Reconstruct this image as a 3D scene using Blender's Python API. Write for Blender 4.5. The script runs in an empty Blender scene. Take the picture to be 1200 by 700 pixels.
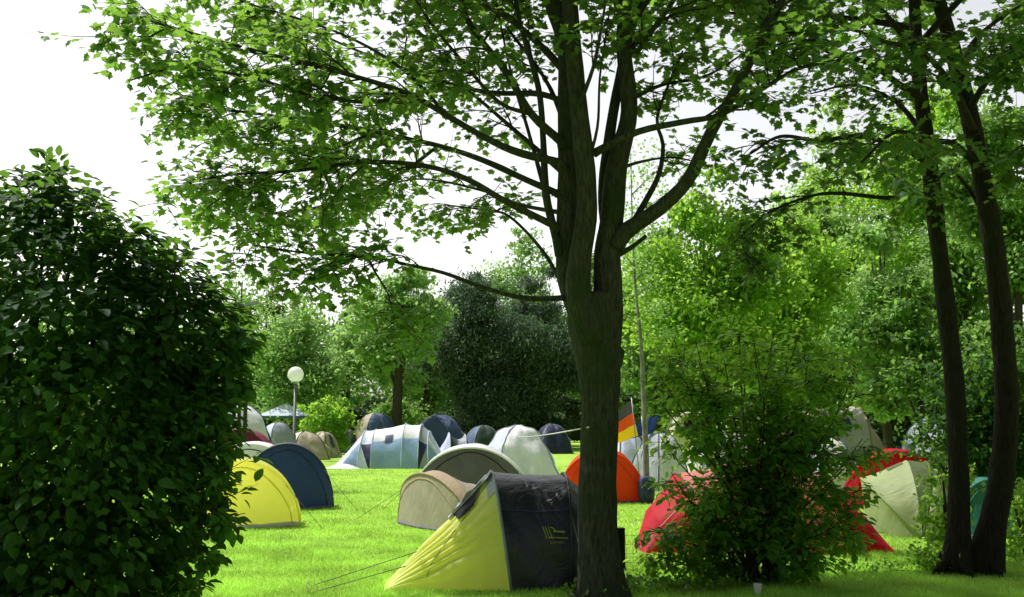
import bpy, math, random
import numpy as np
from mathutils import Vector, Matrix, noise
random.seed(11); rng = np.random.default_rng(11)
PI = math.pi
C = bpy.context.scene.collection

# ------------------------------------------------------------------ camera
F = 1150.0; TH = math.atan(140/F); H = 1.7
cam = bpy.data.cameras.new('camera'); co = bpy.data.objects.new('camera', cam); C.objects.link(co)
co.location = (0, 0, H); co.rotation_euler = (PI/2 + TH, 0, 0)
cam.lens = 36*F/1200; cam.sensor_width = 36; cam.clip_end = 2000; cam.clip_start = .05
bpy.context.scene.camera = co
def P(px, py, d):
    xc = (px-600)/F; yc = (350-py)/F
    v = Vector((xc, math.cos(TH)-yc*math.sin(TH), math.sin(TH)+yc*math.cos(TH)))
    return Vector((0, 0, H)) + v*(d/v.y)
def G(px, py):
    xc = (px-600)/F; yc = (350-py)/F
    v = Vector((xc, math.cos(TH)-yc*math.sin(TH), math.sin(TH)+yc*math.cos(TH)))
    p = Vector((0, 0, H)) + v*(-H/v.z); p.z = 0
    return p
def X(px, d): return (px-600)/F*d*1.0/math.cos(TH)*1.0 if False else P(px, 490, d).x

# ------------------------------------------------------------------ materials
def nodes(name):
    m = bpy.data.materials.new(name); m.use_nodes = True
    nt = m.node_tree; nt.nodes.clear()
    return m, nt, lambda t, **k: mk(nt, t, **k)
def mk(nt, t, **k):
    n = nt.nodes.new('ShaderNode'+t)
    for a, b in k.items():
        if a.startswith('i_'):
            key = a[2:]; n.inputs[int(key) if key.isdigit() else key.replace('_', ' ')].default_value = b
        else: setattr(n, a, b)
    return n
def L(nt, a, b): nt.links.new(a, b)
def ramp(nt, fac, stops):
    r = mk(nt, 'ValToRGB'); e = r.color_ramp.elements
    while len(e) < len(stops): e.new(.5)
    for el, (p, c) in zip(e, stops): el.position = p; el.color = (*c, 1)
    L(nt, fac, r.inputs[0]); return r.outputs[0]

def leaf_mat(name, cols, trans, tw=.5, rough=.4, spec=.35):
    m, nt, N = nodes(name)
    g = N('NewGeometry')
    col = ramp(nt, g.outputs['Random Per Island'], [(i/(max(1, len(cols)-1)), c) for i, c in enumerate(cols)])
    tc = N('TexCoord'); nz = N('TexNoise', i_Scale=1.3, i_Detail=2.0); L(nt, tc.outputs['Object'], nz.inputs['Vector'])
    hs = N('HueSaturation'); L(nt, col, hs.inputs['Color'])
    mr = N('MapRange', i_1=.3, i_2=.7, i_3=.7, i_4=1.3); L(nt, nz.outputs['Fac'], mr.inputs[0]); L(nt, mr.outputs[0], hs.inputs['Value'])
    p = N('BsdfPrincipled'); p.inputs['Roughness'].default_value = rough; p.inputs['Specular IOR Level'].default_value = spec
    L(nt, hs.outputs[0], p.inputs['Base Color'])
    tr = N('BsdfTranslucent')
    mx = N('MixRGB', blend_type='MULTIPLY', i_Fac=0.0)
    tcol = N('MixRGB', blend_type='MIX', i_Fac=.85); L(nt, hs.outputs[0], tcol.inputs[1]); tcol.inputs[2].default_value = (*trans, 1)
    hs2 = N('HueSaturation'); L(nt, tcol.outputs[0], hs2.inputs['Color']); L(nt, mr.outputs[0], hs2.inputs['Value'])
    L(nt, hs2.outputs[0], tr.inputs['Color'])
    ms = N('MixShader', i_Fac=tw); L(nt, p.outputs[0], ms.inputs[1]); L(nt, tr.outputs[0], ms.inputs[2])
    o = N('OutputMaterial'); L(nt, ms.outputs[0], o.inputs[0]); return m

def bark_mat(name, a, b, moss=(.05, .07, .02), mossf=.5, sc=9):
    m, nt, N = nodes(name)
    tc = N('TexCoord'); mp = N('Mapping'); mp.inputs['Scale'].default_value = (1, 1, .22); L(nt, tc.outputs['Object'], mp.inputs[0])
    n1 = N('TexNoise', i_Scale=sc*4.0, i_Detail=8.0, i_Roughness=.7); L(nt, mp.outputs[0], n1.inputs['Vector'])
    n2 = N('TexNoise', i_Scale=2.3, i_Detail=4.0); L(nt, tc.outputs['Object'], n2.inputs['Vector'])
    n3 = N('TexVoronoi', i_Scale=sc*3.0); L(nt, mp.outputs[0], n3.inputs['Vector'])
    c = ramp(nt, n1.outputs['Fac'], [(.3, a), (.7, b)])
    mf = N('MapRange', i_1=.45, i_2=.65, i_3=0.0, i_4=mossf); L(nt, n2.outputs['Fac'], mf.inputs[0])
    mx = N('MixRGB'); L(nt, mf.outputs[0], mx.inputs[0]); L(nt, c, mx.inputs[1]); mx.inputs[2].default_value = (*moss, 1)
    p = N('BsdfPrincipled'); p.inputs['Roughness'].default_value = .9; p.inputs['Specular IOR Level'].default_value = .15
    L(nt, mx.outputs[0], p.inputs['Base Color'])
    ad = N('Math', operation='ADD'); L(nt, n1.outputs['Fac'], ad.inputs[0]); L(nt, n3.outputs['Distance'], ad.inputs[1])
    bp = N('Bump', i_Strength=.9, i_Distance=.02); L(nt, ad.outputs[0], bp.inputs['Height']); L(nt, bp.outputs[0], p.inputs['Normal'])
    o = N('OutputMaterial'); L(nt, p.outputs[0], o.inputs[0]); return m

def fabric(name, col, tw=.25, rough=.55, wr=.6, trans=None, sc=3.0):
    m, nt, N = nodes(name)
    tc = N('TexCoord'); mp = N('Mapping'); mp.inputs['Scale'].default_value = (1, 2.2, .7); L(nt, tc.outputs['Object'], mp.inputs[0])
    n1 = N('TexNoise', i_Scale=sc, i_Detail=5.0, i_Roughness=.6, i_Distortion=1.2); L(nt, mp.outputs[0], n1.inputs['Vector'])
    n2 = N('TexNoise', i_Scale=1.7, i_Detail=3.0); L(nt, tc.outputs['Object'], n2.inputs['Vector'])
    hs = N('HueSaturation'); hs.inputs['Color'].default_value = (*col, 1)
    mr = N('MapRange', i_1=.3, i_2=.7, i_3=.78, i_4=1.1); n2.inputs['Detail'].default_value = 7; n2.inputs['Roughness'].default_value = .65; L(nt, n2.outputs['Fac'], mr.inputs[0]); L(nt, mr.outputs[0], hs.inputs['Value'])
    p = N('BsdfPrincipled'); p.inputs['Roughness'].default_value = rough; p.inputs['Specular IOR Level'].default_value = .35
    L(nt, hs.outputs[0], p.inputs['Base Color'])
    bp = N('Bump', i_Strength=wr, i_Distance=.035); L(nt, n1.outputs['Fac'], bp.inputs['Height'])
    wv = N('TexWave', i_Scale=1.1, i_Distortion=6.0, i_Detail=2.0); wv.bands_direction = 'DIAGONAL'; L(nt, tc.outputs['Object'], wv.inputs['Vector'])
    bp2 = N('Bump', i_Strength=wr*.4, i_Distance=.03); L(nt, wv.outputs['Fac'], bp2.inputs['Height']); L(nt, bp.outputs[0], bp2.inputs['Normal'])
    L(nt, bp2.outputs[0], p.inputs['Normal'])
    tr = N('BsdfTranslucent'); tr.inputs['Color'].default_value = (*(trans or col), 1)
    ms = N('MixShader', i_Fac=tw); L(nt, p.outputs[0], ms.inputs[1]); L(nt, tr.outputs[0], ms.inputs[2])
    o = N('OutputMaterial'); L(nt, ms.outputs[0], o.inputs[0]); return m

def plain(name, col, rough=.6, metal=0.0, nscale=20.0, var=.15):
    m, nt, N = nodes(name)
    tc = N('TexCoord'); n1 = N('TexNoise', i_Scale=nscale, i_Detail=4.0); L(nt, tc.outputs['Object'], n1.inputs['Vector'])
    hs = N('HueSaturation'); hs.inputs['Color'].default_value = (*col, 1)
    mr = N('MapRange', i_1=.3, i_2=.7, i_3=1-var, i_4=1+var); L(nt, n1.outputs['Fac'], mr.inputs[0]); L(nt, mr.outputs[0], hs.inputs['Value'])
    p = N('BsdfPrincipled'); p.inputs['Roughness'].default_value = rough; p.inputs['Metallic'].default_value = metal
    L(nt, hs.outputs[0], p.inputs['Base Color'])
    bp = N('Bump', i_Strength=.25, i_Distance=.005); L(nt, n1.outputs['Fac'], bp.inputs['Height']); L(nt, bp.outputs[0], p.inputs['Normal'])
    o = N('OutputMaterial'); L(nt, p.outputs[0], o.inputs[0]); return m

M = {}
M['maple'] = leaf_mat('maple_leaf', [(.012, .040, .018), (.028, .075, .025), (.045, .11, .03)], (.38, .68, .08), .45)
M['maple_dark'] = leaf_mat('dark_maple_leaf', [(.010, .035, .018), (.022, .062, .024)], (.26, .52, .05), .42)
M['bushleaf'] = leaf_mat('bush_leaf', [(.006, .022, .010), (.013, .042, .018), (.030, .075, .026)], (.24, .50, .05), .36, .6, .12)  # leaf colour darkened in place of shade from trees behind the camera
M['shrubleaf'] = leaf_mat('shrub_leaf', [(.025, .07, .018), (.05, .13, .025), (.08, .19, .04)], (.50, .85, .08), .55)
M['bg_light'] = leaf_mat('light_foliage', [(.14, .26, .08), (.21, .36, .12), (.30, .46, .17)], (.48, .74, .20), .5, .6)
M['bg_mid'] = leaf_mat('mid_foliage', [(.05, .12, .035), (.11, .22, .06), (.22, .36, .10)], (.36, .62, .10), .5, .55)
M['bg_lime'] = leaf_mat('lime_foliage', [(.08, .18, .03), (.15, .30, .04), (.26, .44, .07)], (.50, .80, .08), .55, .5)
M['bg_dark'] = leaf_mat('willow_foliage', [(.035, .07, .04), (.08, .13, .08), (.22, .28, .20)], (.14, .26, .11), .38, .4)  # lightened to put distance haze into the leaf colour
M['bg_olive'] = leaf_mat('olive_foliage', [(.05, .09, .03), (.10, .15, .06)], (.20, .28, .08), .4, .6)
M['hedge'] = leaf_mat('hedge_foliage', [(.012, .03, .012), (.03, .065, .02)], (.06, .13, .03), .3, .6)
M['weed'] = leaf_mat('weed_leaf', [(.06, .14, .02), (.12, .24, .04)], (.3, .55, .05), .45, .6)
M['bark'] = bark_mat('grey_bark', (.010, .011, .008), (.085, .088, .066), (.026, .042, .014), .7)
M['bark2'] = bark_mat('brown_bark', (.010, .008, .006), (.035, .029, .021), (.018, .027, .010), .5)
M['twig'] = bark_mat('twig_bark', (.02, .017, .01), (.05, .045, .03), (.03, .04, .015), .3)
M['birch'] = bark_mat('birch_bark', (.16, .165, .15), (.42, .43, .40), (.07, .09, .05), .6, 4)
M['bgbark'] = bark_mat('far_bark', (.03, .024, .018), (.10, .085, .065), (.05, .06, .03), .3)  # bark colour lightened to stand in for haze

# ------------------------------------------------------------------ mesh helpers
def tag(o, label=None, cat=None, group=None, kind=None):
    if label: o['label'] = label
    if cat: o['category'] = cat
    if group: o['group'] = group
    if kind: o['kind'] = kind
    return o
def empty(name, loc, rz=0, label=None, cat=None, group=None):
    o = bpy.data.objects.new(name, None); C.objects.link(o); o.location = loc; o.rotation_euler = (0, 0, rz)
    o.empty_display_size = .2
    return tag(o, label, cat, group)
def link(name, me, parent=None, mats=()):
    for m in mats: me.materials.append(m)
    o = bpy.data.objects.new(name, me); C.objects.link(o)
    if parent is not None: o.parent = parent
    return o
class MB:
    def __init__(s): s.v = []; s.f = []; s.m = []
    def add(s, vs, fs, mi=0):
        n = len(s.v); s.v += [tuple(v) for v in vs]; s.f += [tuple(i+n for i in f) for f in fs]; s.m += [mi]*len(fs)
    def grid(s, S, u0, u1, v0, v1, nu, nv, mi=0, wrap=False):
        vs = [S(u0+(u1-u0)*i/nu, v0+(v1-v0)*j/nv) for i in range(nu+1) for j in range(nv+1)]
        fs = [(i*(nv+1)+j, (i+1)*(nv+1)+j, (i+1)*(nv+1)+j+1, i*(nv+1)+j+1) for i in range(nu) for j in range(nv)]
        s.add(vs, fs, mi)
    def tube(s, pts, radii, sides=8, bump=0, seed=0, mi=0, cap=True):
        pts = [Vector(p) for p in pts]; n = len(pts)
        if not hasattr(radii, '__len__'): radii = [radii]*n
        t = (pts[1]-pts[0]).normalized(); a = Vector((1, 0, 0)) if abs(t.x) < .8 else Vector((0, 1, 0))
        nrm = (a - t*a.dot(t)).normalized(); vs = []
        for i, p in enumerate(pts):
            t2 = (pts[min(i+1, n-1)]-pts[max(i-1, 0)])
            if t2.length < 1e-7: t2 = t
            t2 = t2.normalized(); nrm = (nrm - t2*nrm.dot(t2))
            nrm = nrm.normalized() if nrm.length > 1e-6 else t2.orthogonal().normalized()
            b = t2.cross(nrm)
            for k in range(sides):
                an = 2*PI*k/sides; dv = nrm*math.cos(an)+b*math.sin(an); r = radii[i]
                if bump:
                    q = p + dv*r
                    r *= 1+bump*noise.noise(Vector((q.x*4+seed, q.y*4, q.z*1.5))) + bump*.5*noise.noise(Vector((q.x*11+seed, q.y*11, q.z*4)))
                vs.append(p+dv*r)
        fs = [(i*sides+k, i*sides+(k+1) % sides, (i+1)*sides+(k+1) % sides, (i+1)*sides+k) for i in range(n-1) for k in range(sides)]
        if cap: fs += [tuple(range(sides))[::-1], tuple((n-1)*sides+k for k in range(sides))]
        s.add(vs, fs, mi)
    def box(s, c, d, mi=0, bev=0):
        x, y, z = d[0]/2, d[1]/2, d[2]/2
        if bev:
            import bmesh
            bm = bmesh.new(); bmesh.ops.create_cube(bm, size=1)
            for v in bm.verts: v.co = Vector((v.co.x*d[0], v.co.y*d[1], v.co.z*d[2]))+Vector(c)
            bmesh.ops.bevel(bm, geom=bm.edges[:], offset=bev, segments=3, affect='EDGES', profile=.5)
            bm.verts.index_update()
            s.add([v.co[:] for v in bm.verts], [[v.index for v in f.verts] for f in bm.faces], mi); bm.free(); return
        vs = [(c[0]+a*x, c[1]+b*y, c[2]+e*z) for a in (-1, 1) for b in (-1, 1) for e in (-1, 1)]
        s.add(vs, [(0, 1, 3, 2), (4, 6, 7, 5), (0, 4, 5, 1), (2, 3, 7, 6), (0, 2, 6, 4), (1, 5, 7, 3)], mi)
    def sphere(s, c, r, n=16, sz=1, mi=0):
        c = Vector(c)
        s.grid(lambda u, v: c+Vector((r*math.sin(u)*math.cos(v), r*math.sin(u)*math.sin(v), r*sz*math.cos(u))), .001, PI-.001, 0, 2*PI, n, n*2, mi)
    def build(s, name, mats, parent=None, world=False, smooth=True):
        if not isinstance(mats, (list, tuple)): mats = [mats]
        me = bpy.data.meshes.new(name)
        vs = s.v
        if world and parent is not None:
            l = parent.location; vs = [(v[0]-l.x, v[1]-l.y, v[2]-l.z) for v in vs]
        me.from_pydata(vs, [], s.f); me.polygons.foreach_set('material_index', s.m)
        if smooth: me.polygons.foreach_set('use_smooth', [True]*len(s.f))
        me.update()
        return link(name, me, parent, mats)

def cr(pts, radii, step):
    """Catmull-Rom through the points, resampled"""
    pts = [Vector(p) for p in pts]; P0 = [pts[0]*2-pts[1]]+pts+[pts[-1]*2-pts[-2]]
    op, orr = [], []
    for i in range(len(pts)-1):
        a, b, c, d = P0[i:i+4]; n = max(1, int((c-b).length/step))
        for k in range(n):
            t = k/n
            op.append(.5*((2*b)+(c-a)*t+(2*a-5*b+4*c-d)*t*t+(3*b-a-3*c+d)*t**3)); orr.append(radii[i]*(1-t)+radii[i+1]*t)
    op.append(pts[-1]); orr.append(radii[-1]); return op, orr

# leaf templates: (verts, faces), leaf lies in XY plane, stem at origin, tip +Y, unit length
def t_maple():
    half = [(0, 0), (.16, -.06), (.38, .02), (.30, .20), (.58, .42), (.36, .46), (.40, .62), (.20, .62), (.0, 1.0)]
    out = half + [(-x, y) for x, y in half[-2:0:-1]]
    vs = [(0, .33, .03)]+[(x, y, -.12*abs(x)-.10*max(0, y-.5)) for x, y in out]
    n = len(out); return np.array(vs), [(0, 1+i, 1+(i+1) % n) for i in range(n)]
def t_oval():
    vs = [(0, 0, 0), (0, .5, -.02), (0, 1, -.16), (.22, .22, .05), (.29, .5, .06), (.17, .8, -.03), (-.22, .22, .05), (-.29, .5, .06), (-.17, .8, -.03)]
    fs = [(0, 3, 4, 1), (1, 4, 5, 2), (0, 1, 7, 6), (1, 2, 8, 7)]
    return np.array(vs), fs
def t_rhomb():
    return np.array([(0, 0, 0), (.33, .5, .06), (0, 1, -.1), (-.33, .5, .06)]), [(0, 1, 2), (0, 2, 3)]
def t_narrow():
    return np.array([(0, 0, 0), (.13, .5, .04), (0, 1, -.15), (-.13, .5, .04)]), [(0, 1, 2), (0, 2, 3)]
TPL = {'maple': t_maple(), 'oval': t_oval(), 'rhomb': t_rhomb(), 'narrow': t_narrow()}

def leaves(name, tpl, pos, dirs, ups, scale, mat, parent=None):
    """one mesh of many separate leaves (all leaves of one plant)"""
    tv, tf = TPL[tpl]; pos = np.asarray(pos, float); dirs = np.asarray(dirs, float); ups = np.asarray(ups, float); scale = np.asarray(scale, float)
    n = len(pos)
    dirs /= np.linalg.norm(dirs, axis=1, keepdims=True)+1e-9
    xs = np.cross(dirs, ups); xs /= np.linalg.norm(xs, axis=1, keepdims=True)+1e-9
    zs = np.cross(xs, dirs)
    if parent is not None: pos = pos-np.array(parent.location)
    V = pos[:, None, :]+scale[:, None, None]*(tv[None, :, 0, None]*xs[:, None, :]+tv[None, :, 1, None]*dirs[:, None, :]+tv[None, :, 2, None]*zs[:, None, :])
    k = len(tv); V = V.reshape(-1, 3).astype(np.float32)
    fl = len(tf[0]); Fc = (np.array(tf)[None]+(np.arange(n)*k)[:, None, None]).reshape(-1, fl)
    me = bpy.data.meshes.new(name); me.vertices.add(len(V)); me.vertices.foreach_set('co', V.ravel())
    me.loops.add(Fc.size); me.loops.foreach_set('vertex_index', Fc.ravel().astype(np.int32))
    me.polygons.add(len(Fc)); me.polygons.foreach_set('loop_start', np.arange(0, Fc.size, fl, dtype=np.int32))
    me.polygons.foreach_set('loop_total', np.full(len(Fc), fl, np.int32)); me.update(calc_edges=True)
    return link(name, me, parent, [mat])

def rv(): 
    v = Vector((random.gauss(0, 1), random.gauss(0, 1), random.gauss(0, 1))); return v.normalized()

# ------------------------------------------------------------------ grown (near) plants
class Plant:
    def __init__(s, root): s.root = root; s.tw = MB(); s.lp = []; s.ld = []; s.lu = []; s.ls = []
    def leaf(s, p, d, size):
        s.lp.append(p); s.ld.append(d); s.lu.append(Vector((0, 0, 1))+rv()*.55); s.ls.append(size*random.uniform(.65, 1.15))
    def twig(s, p, d, length, r, size, n, droop=.25):
        pts = [p]; dd = d.normalized(); k = 5
        for i in range(k):
            dd = (dd+rv()*.16+Vector((0, 0, -droop*.25))).normalized(); pts.append(pts[-1]+dd*length/k)
        s.tw.tube(pts, [r*(1-i/(k+.6)) for i in range(k+1)], 4, cap=False)
        for j in range(n):
            t = (j+.6)/n; t = .15+.85*t; q = pts[int(t*k-1e-6)].lerp(pts[min(k, int(t*k-1e-6)+1)], (t*k) % 1)
            side = rv(); side.z *= .45; dd2 = (side+dd*.5+Vector((0, 0, -.22))).normalized()
            s.leaf(q+dd2*size*random.uniform(.25, .7), dd2, size)
        return pts
    def limb(s, pts, r0, r1, mat, name='branch', sides=8, step=.09, bump=.12):
        rr = [r0+(r1-r0)*(i/(len(pts)-1))**.8 for i in range(len(pts))]
        a, b = cr(pts, rr, step); m = MB(); m.tube(a, b, sides, bump, random.random()*50)
        m.build(name, mat, s.root, world=True); return a, b
    def foliate(s, path, radii, n2, len2, ntw, lentw, size, nl, start=.25, up=.1, spread=1.0, droop=.25):
        m = len(path)
        for _ in range(n2):
            t = start+(1-start)*random.random()**.8; i = min(m-2, int(t*(m-1)))
            tan = (path[i+1]-path[i]).normalized(); side = rv(); side.z = side.z*.5+up; side = (side*spread+tan*.8).normalized()
            ln = len2*random.uniform(.5, 1.15)*(1.1-.5*t); q = [path[i]]; dd = side
            for k in range(5):
                dd = (dd+rv()*.2+Vector((0, 0, -.03))).normalized(); q.append(q[-1]+dd*ln/5)
            r = min(radii[i]*.5, .014)
            s.tw.tube(q, [r*(1-k/6.5) for k in range(6)], 5, cap=False)
            for k in range(ntw):
                u = .15+.85*(k+random.random())/ntw; kk = min(4, int(u*5)); pp = q[kk].lerp(q[kk+1], u*5-kk if u*5-kk <= 1 else 1)
                sd = rv(); sd.z *= .4; s.twig(pp, (sd+dd*.7), lentw*random.uniform(.6, 1.2), .005, size, nl, droop)
    def done(s, tpl, leafmat, twigmat, crown='crown'):
        if s.tw.v: s.tw.build('twigs', twigmat, s.root, world=True)
        leaves(crown, tpl, [tuple(v) for v in s.lp], [tuple(v) for v in s.ld], [tuple(v) for v in s.lu], s.ls, leafmat, s.root)
        print(s.root.name, 'leaves', len(s.lp))

def pxs(l): return [P(*t) for t in l]

# ---- main maple
def main_tree():
    base = G(706, 702); D = base.y
    root = empty('maple_tree', base, 0, 'large forked maple in the middle with mossy grey trunk in front of the black tent', 'tree')
    T = Plant(root)
    # trunk
    w = [(706, 715, D, 35), (706, 702, D, 33), (704, 680, D, 27.5), (701, 640, D, 24), (700, 600, D, 22.5), (701, 540, D, 21.5), (702, 480, D, 22), (702, 440, D, 24.5), (698, 405, D, 29), (694, 375, D, 29), (690, 345, D, 25)]
    pts = [P(a, b, c) for a, b, c, r in w]; pts[0].z = -.12; rr = [r/F*D for *_, r in w]
    a, b = cr(pts, rr, .045); m = MB(); m.tube(a, b, 36, .10, 3)
    for an in (0.4, 1.7, 2.9, 4.0, 5.2):    # root flare
        dv = Vector((math.cos(an), math.sin(an), 0)); q = [base+dv*.10+Vector((0, 0, .30)), base+dv*.16+Vector((0, 0, .12)), base+dv*.24+Vector((0, 0, .02)), base+dv*.36+Vector((0, 0, -.05))]
        x, y = cr(q, [.07, .085, .06, .03], .05); m.tube(x, y, 10, .15, an)
    bq = P(723, 420, D-.02); m.tube([bq+Vector((-.10, 0, -.12)), bq+Vector((-.02, 0, -.03)), bq+Vector((.02, 0, .06)), bq+Vector((-.05, 0, .16))], [.05, .085, .07, .03], 12, .2)
    m.build('trunk', M['bark'], root, world=True)
    bk = M['bark']
    def lb(l, r0, r1, sides=9): return T.limb(pxs(l), r0/F*D, r1/F*D, bk, sides=sides)
    e = 0
    stems = []
    stems.append(lb([(690, 380, D), (670, 330, D+.05), (667, 286, D+.08), (666, 171, D+.1), (663, 57, D+.15), (646, 0, D+.2), (630, -80, D+.3), (600, -170, D+.5), (590, -260, D+.6)], 20, 5, 16))
    stems.append(lb([(696, 400, D-.12), (678, 345, D-.18), (680, 300, D-.2), (688, 228, D-.2), (677, 114, D-.25), (668, 0, D-.3), (672, -100, D-.4), (690, -220, D-.5), (700, -320, D-.4)], 18, 5, 16))
    stems.append(lb([(708, 420, D+.02), (713, 350, D+.03), (712, 300, D+.05), (717, 257, D+.05), (723, 194, D+.1), (737, 131, D+.1), (731, 57, D+.1), (733, 0, D+.1), (745, -90, D+.2), (770, -200, D+.4)], 21, 5, 16))
    stems.append(lb([(716, 290, D+.15), (708, 225, D+.2), (716, 150, D+.25), (727, 90, D+.3), (741, 30, D+.35), (768, -20, D+.4), (800, -90, D+.6), (830, -180, D+.9)], 9, 3.5, 10))
    fol = lambda a, **k: T.foliate(a[0], a[1], **k)
    for a in stems:
        fol(a, n2=6, len2=1.1, ntw=5, lentw=.5, size=.092, nl=7, start=.45)
        fol(a, n2=13, len2=1.9, ntw=6, lentw=.5, size=.095, nl=8, start=.72)
    # big right limb and the second one
    a = lb([(720, 290, D-.02), (735, 270, D-.05), (771, 246, D-.15), (806, 211, D-.3), (834, 154, D-.45), (857, 114, D-.55), (880, 69, D-.7), (911, 11, D-.8), (940, -60, D-.9), (960, -140, D-1)], 11, 3, 12); fol(a, n2=13, len2=.95, ntw=5, lentw=.45, size=.092, nl=7, start=.48)
    a = lb([(696, 180, D-.2), (706, 174, D-.25), (749, 154, D-.5), (800, 143, D-.7), (846, 134, D-.9), (891, 106, D-1.0), (937, 80, D-1.1), (990, 70, D-1.1)], 5.5, 1.6); fol(a, n2=11, len2=.7, ntw=5, lentw=.45, size=.092, nl=7, start=.42)
    a = lb([(722, 300, D+.1), (740, 290, D+.15), (757, 277, D+.2)], 4, 2.2)
    a = lb([(738, 268, D+.1), (757, 235, D+.3), (772, 205, D+.4), (777, 170, D+.45), (770, 140, D+.5), (785, 95, D+.6), (800, 60, D+.7)], 4.5, 1.3); fol(a, n2=6, len2=.8, ntw=4, lentw=.4, size=.11, nl=7, start=.5)
    a = lb([(731, 57, D+.1), (747, 60, D+0), (765, 35, D-.1), (790, 0, D-.2), (820, -50, D-.3)], 5, 2); fol(a, n2=6, len2=.9, ntw=5, lentw=.45, size=.11, nl=7, start=.4)
    # left limbs, from top to bottom
    LL = [
      ([(660, 175, D), (657, 166, D), (623, 134, D-.1), (594, 86, D-.2), (554, 34, D-.3), (537, 0, D-.4), (500, -60, D-.6), (450, -110, D-.8)], 6.5, 2, 13, .42),
      ([(662, 85, D+.1), (640, 60, D+.3), (600, 25, D+.5), (560, 5, D+.7), (470, -15, D+.9), (380, -30, D+1.1)], 5.5, 1.5, 12, .4),
      ([(662, 197, D-.1), (657, 191, D-.15), (611, 180, D-.3), (577, 166, D-.45), (526, 137, D-.6), (480, 111, D-.8), (400, 85, D-1.1), (300, 60, D-1.4), (210, 35, D-1.6), (150, 15, D-1.6)], 6, 1.2, 20, .35),
      ([(662, 235, D), (657, 229, D+.05), (617, 211, D+.1), (566, 188, D+.2), (514, 171, D+.3), (440, 155, D+.3), (350, 140, D+.2), (260, 128, D), (200, 120, D-.2)], 5.5, 1.1, 21, .35),
      ([(655, 268, D-.15), (646, 263, D-.2), (594, 237, D-.5), (549, 211, D-.7), (500, 195, D-.9), (430, 190, D-1.1), (350, 200, D-1.2), (270, 205, D-1.2), (215, 215, D-1.2)], 5, 1.0, 20, .38),
      ([(656, 300, D), (652, 280, D), (640, 229, D+.05), (637, 171, D+.1), (631, 103, D+.1), (611, 34, D+.2), (600, -20, D+.3), (575, -100, D+.5)], 6, 2.2, 8, .5),
      ([(666, 349, D-.1), (640, 350, D-.15), (611, 349, D-.3), (566, 337, D-.5), (520, 320, D-.7), (480, 311, D-.8), (430, 300, D-.9), (370, 298, D-1.0), (300, 288, D-1.1)], 4, .9, 13, .52),
      ([(657, 330, D+.1), (640, 300, D+.3), (615, 270, D+.5), (590, 250, D+.7), (560, 245, D+.9), (520, 240, D+1.1)], 3, .9, 6, .5),
      ([(663, 120, D+.2), (630, 110, D+.5), (570, 108, D+.9), (500, 90, D+1.3), (420, 60, D+1.6), (330, 20, D+1.8), (260, -10, D+1.9)], 4.5, 1.1, 16, .3),
      ([(480, 111, D-.8), (430, 120, D-1.1), (360, 110, D-1.4), (290, 90, D-1.7), (210, 80, D-1.9), (150, 95, D-2)], 2.6, .8, 13, .15),
      ([(514, 171, D+.3), (460, 210, D+.4), (400, 235, D+.5), (330, 250, D+.5), (285, 240, D+.5)], 2.6, .8, 10, .2),
      ([(526, 137, D-.6), (470, 80, D-.5), (400, 40, D-.4), (310, 10, D-.4), (220, -15, D-.4)], 2.6, .8, 12, .2),
      ([(440, 155, D+.3), (380, 175, D+.6), (310, 165, D+.8), (240, 155, D+.9)], 2.2, .8, 10, .1),
      ([(664, 150, D+.1), (640, 95, D+.6), (600, 40, D+1.1), (560, -10, D+1.6)], 4, 1, 7, .15),
      ([(676, 130, D-.3), (695, 80, D-.5), (705, 30, D-.7), (715, -30, D-.9)], 3, 1, 4, .15),
      ([(733, 120, D+.1), (775, 100, D+.6), (830, 88, D+1.1), (890, 50, D+1.5)], 3.5, 1, 7, .15),
      ([(736, 60, D+.1), (770, 30, D+.7), (815, 0, D+1.3), (870, -40, D+1.8)], 3.5, 1, 6, .1),
      ([(722, 200, D+.1), (750, 190, D+.7), (790, 185, D+1.3), (835, 195, D+1.8)], 2.8, .8, 4, .3),
      ([(663, 205, D+.1), (600, 150, D+.9), (540, 100, D+1.5), (470, 55, D+2.0)], 4, 1, 15, .2),
      ([(660, 250, D+.1), (610, 240, D+.7), (560, 222, D+1.2), (490, 210, D+1.6), (430, 225, D+1.9)], 3.2, .9, 11, .3),
      ([(640, 229, D+.05), (618, 150, D+.4), (600, 90, D+.7), (585, 20, D+1.0), (575, -40, D+1.2)], 3, 1, 9, .35),
      ([(686, 200, D-.2), (700, 150, D-.3), (703, 90, D-.3), (712, 30, D-.3), (718, -20, D-.3)], 2.2, .8, 5, .5),
      ([(623, 134, D-.1), (585, 120, D-.4), (540, 70, D-.8), (500, 20, D-1.1), (470, -30, D-1.3)], 3, 1, 12, .15),
      ([(430, 300, D-.9), (440, 320, D-.9), (455, 345, D-.95), (462, 375, D-1)], 1.6, .5, 3, .2),
    ]
    for l, r0, r1, n2, st in LL:
        a = lb(l, r0, r1, 8); fol(a, n2=int(n2*1.45), len2=.74, ntw=5, lentw=.42, size=.090, nl=8, start=st, up=.0, spread=.9)
    # crown hidden above and behind the frame, its longer limbs added for shade
    for k in range(16):
        st = stems[k % 3][0]; i = [j for j, p in enumerate(st) if p.z > 5.9+.5*(k % 5)]; b0 = st[i[0]] if i else st[-1]
        q = 2*PI*k/10+.3 if k < 9 else random.uniform(-.5, 1.9); ln = 1 if k < 9 else 1.35
        dv = Vector((math.cos(q), math.sin(q), .45)); pts = [b0+dv*x*ln+Vector((0, 0, -.04*x*x)) for x in (0, .8, 1.7, 2.7, 3.5)]
        a = T.limb(pts, .045, .012, bk); fol(a, n2=9, len2=1.3, ntw=5, lentw=.55, size=.14, nl=6, start=.3)
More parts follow.
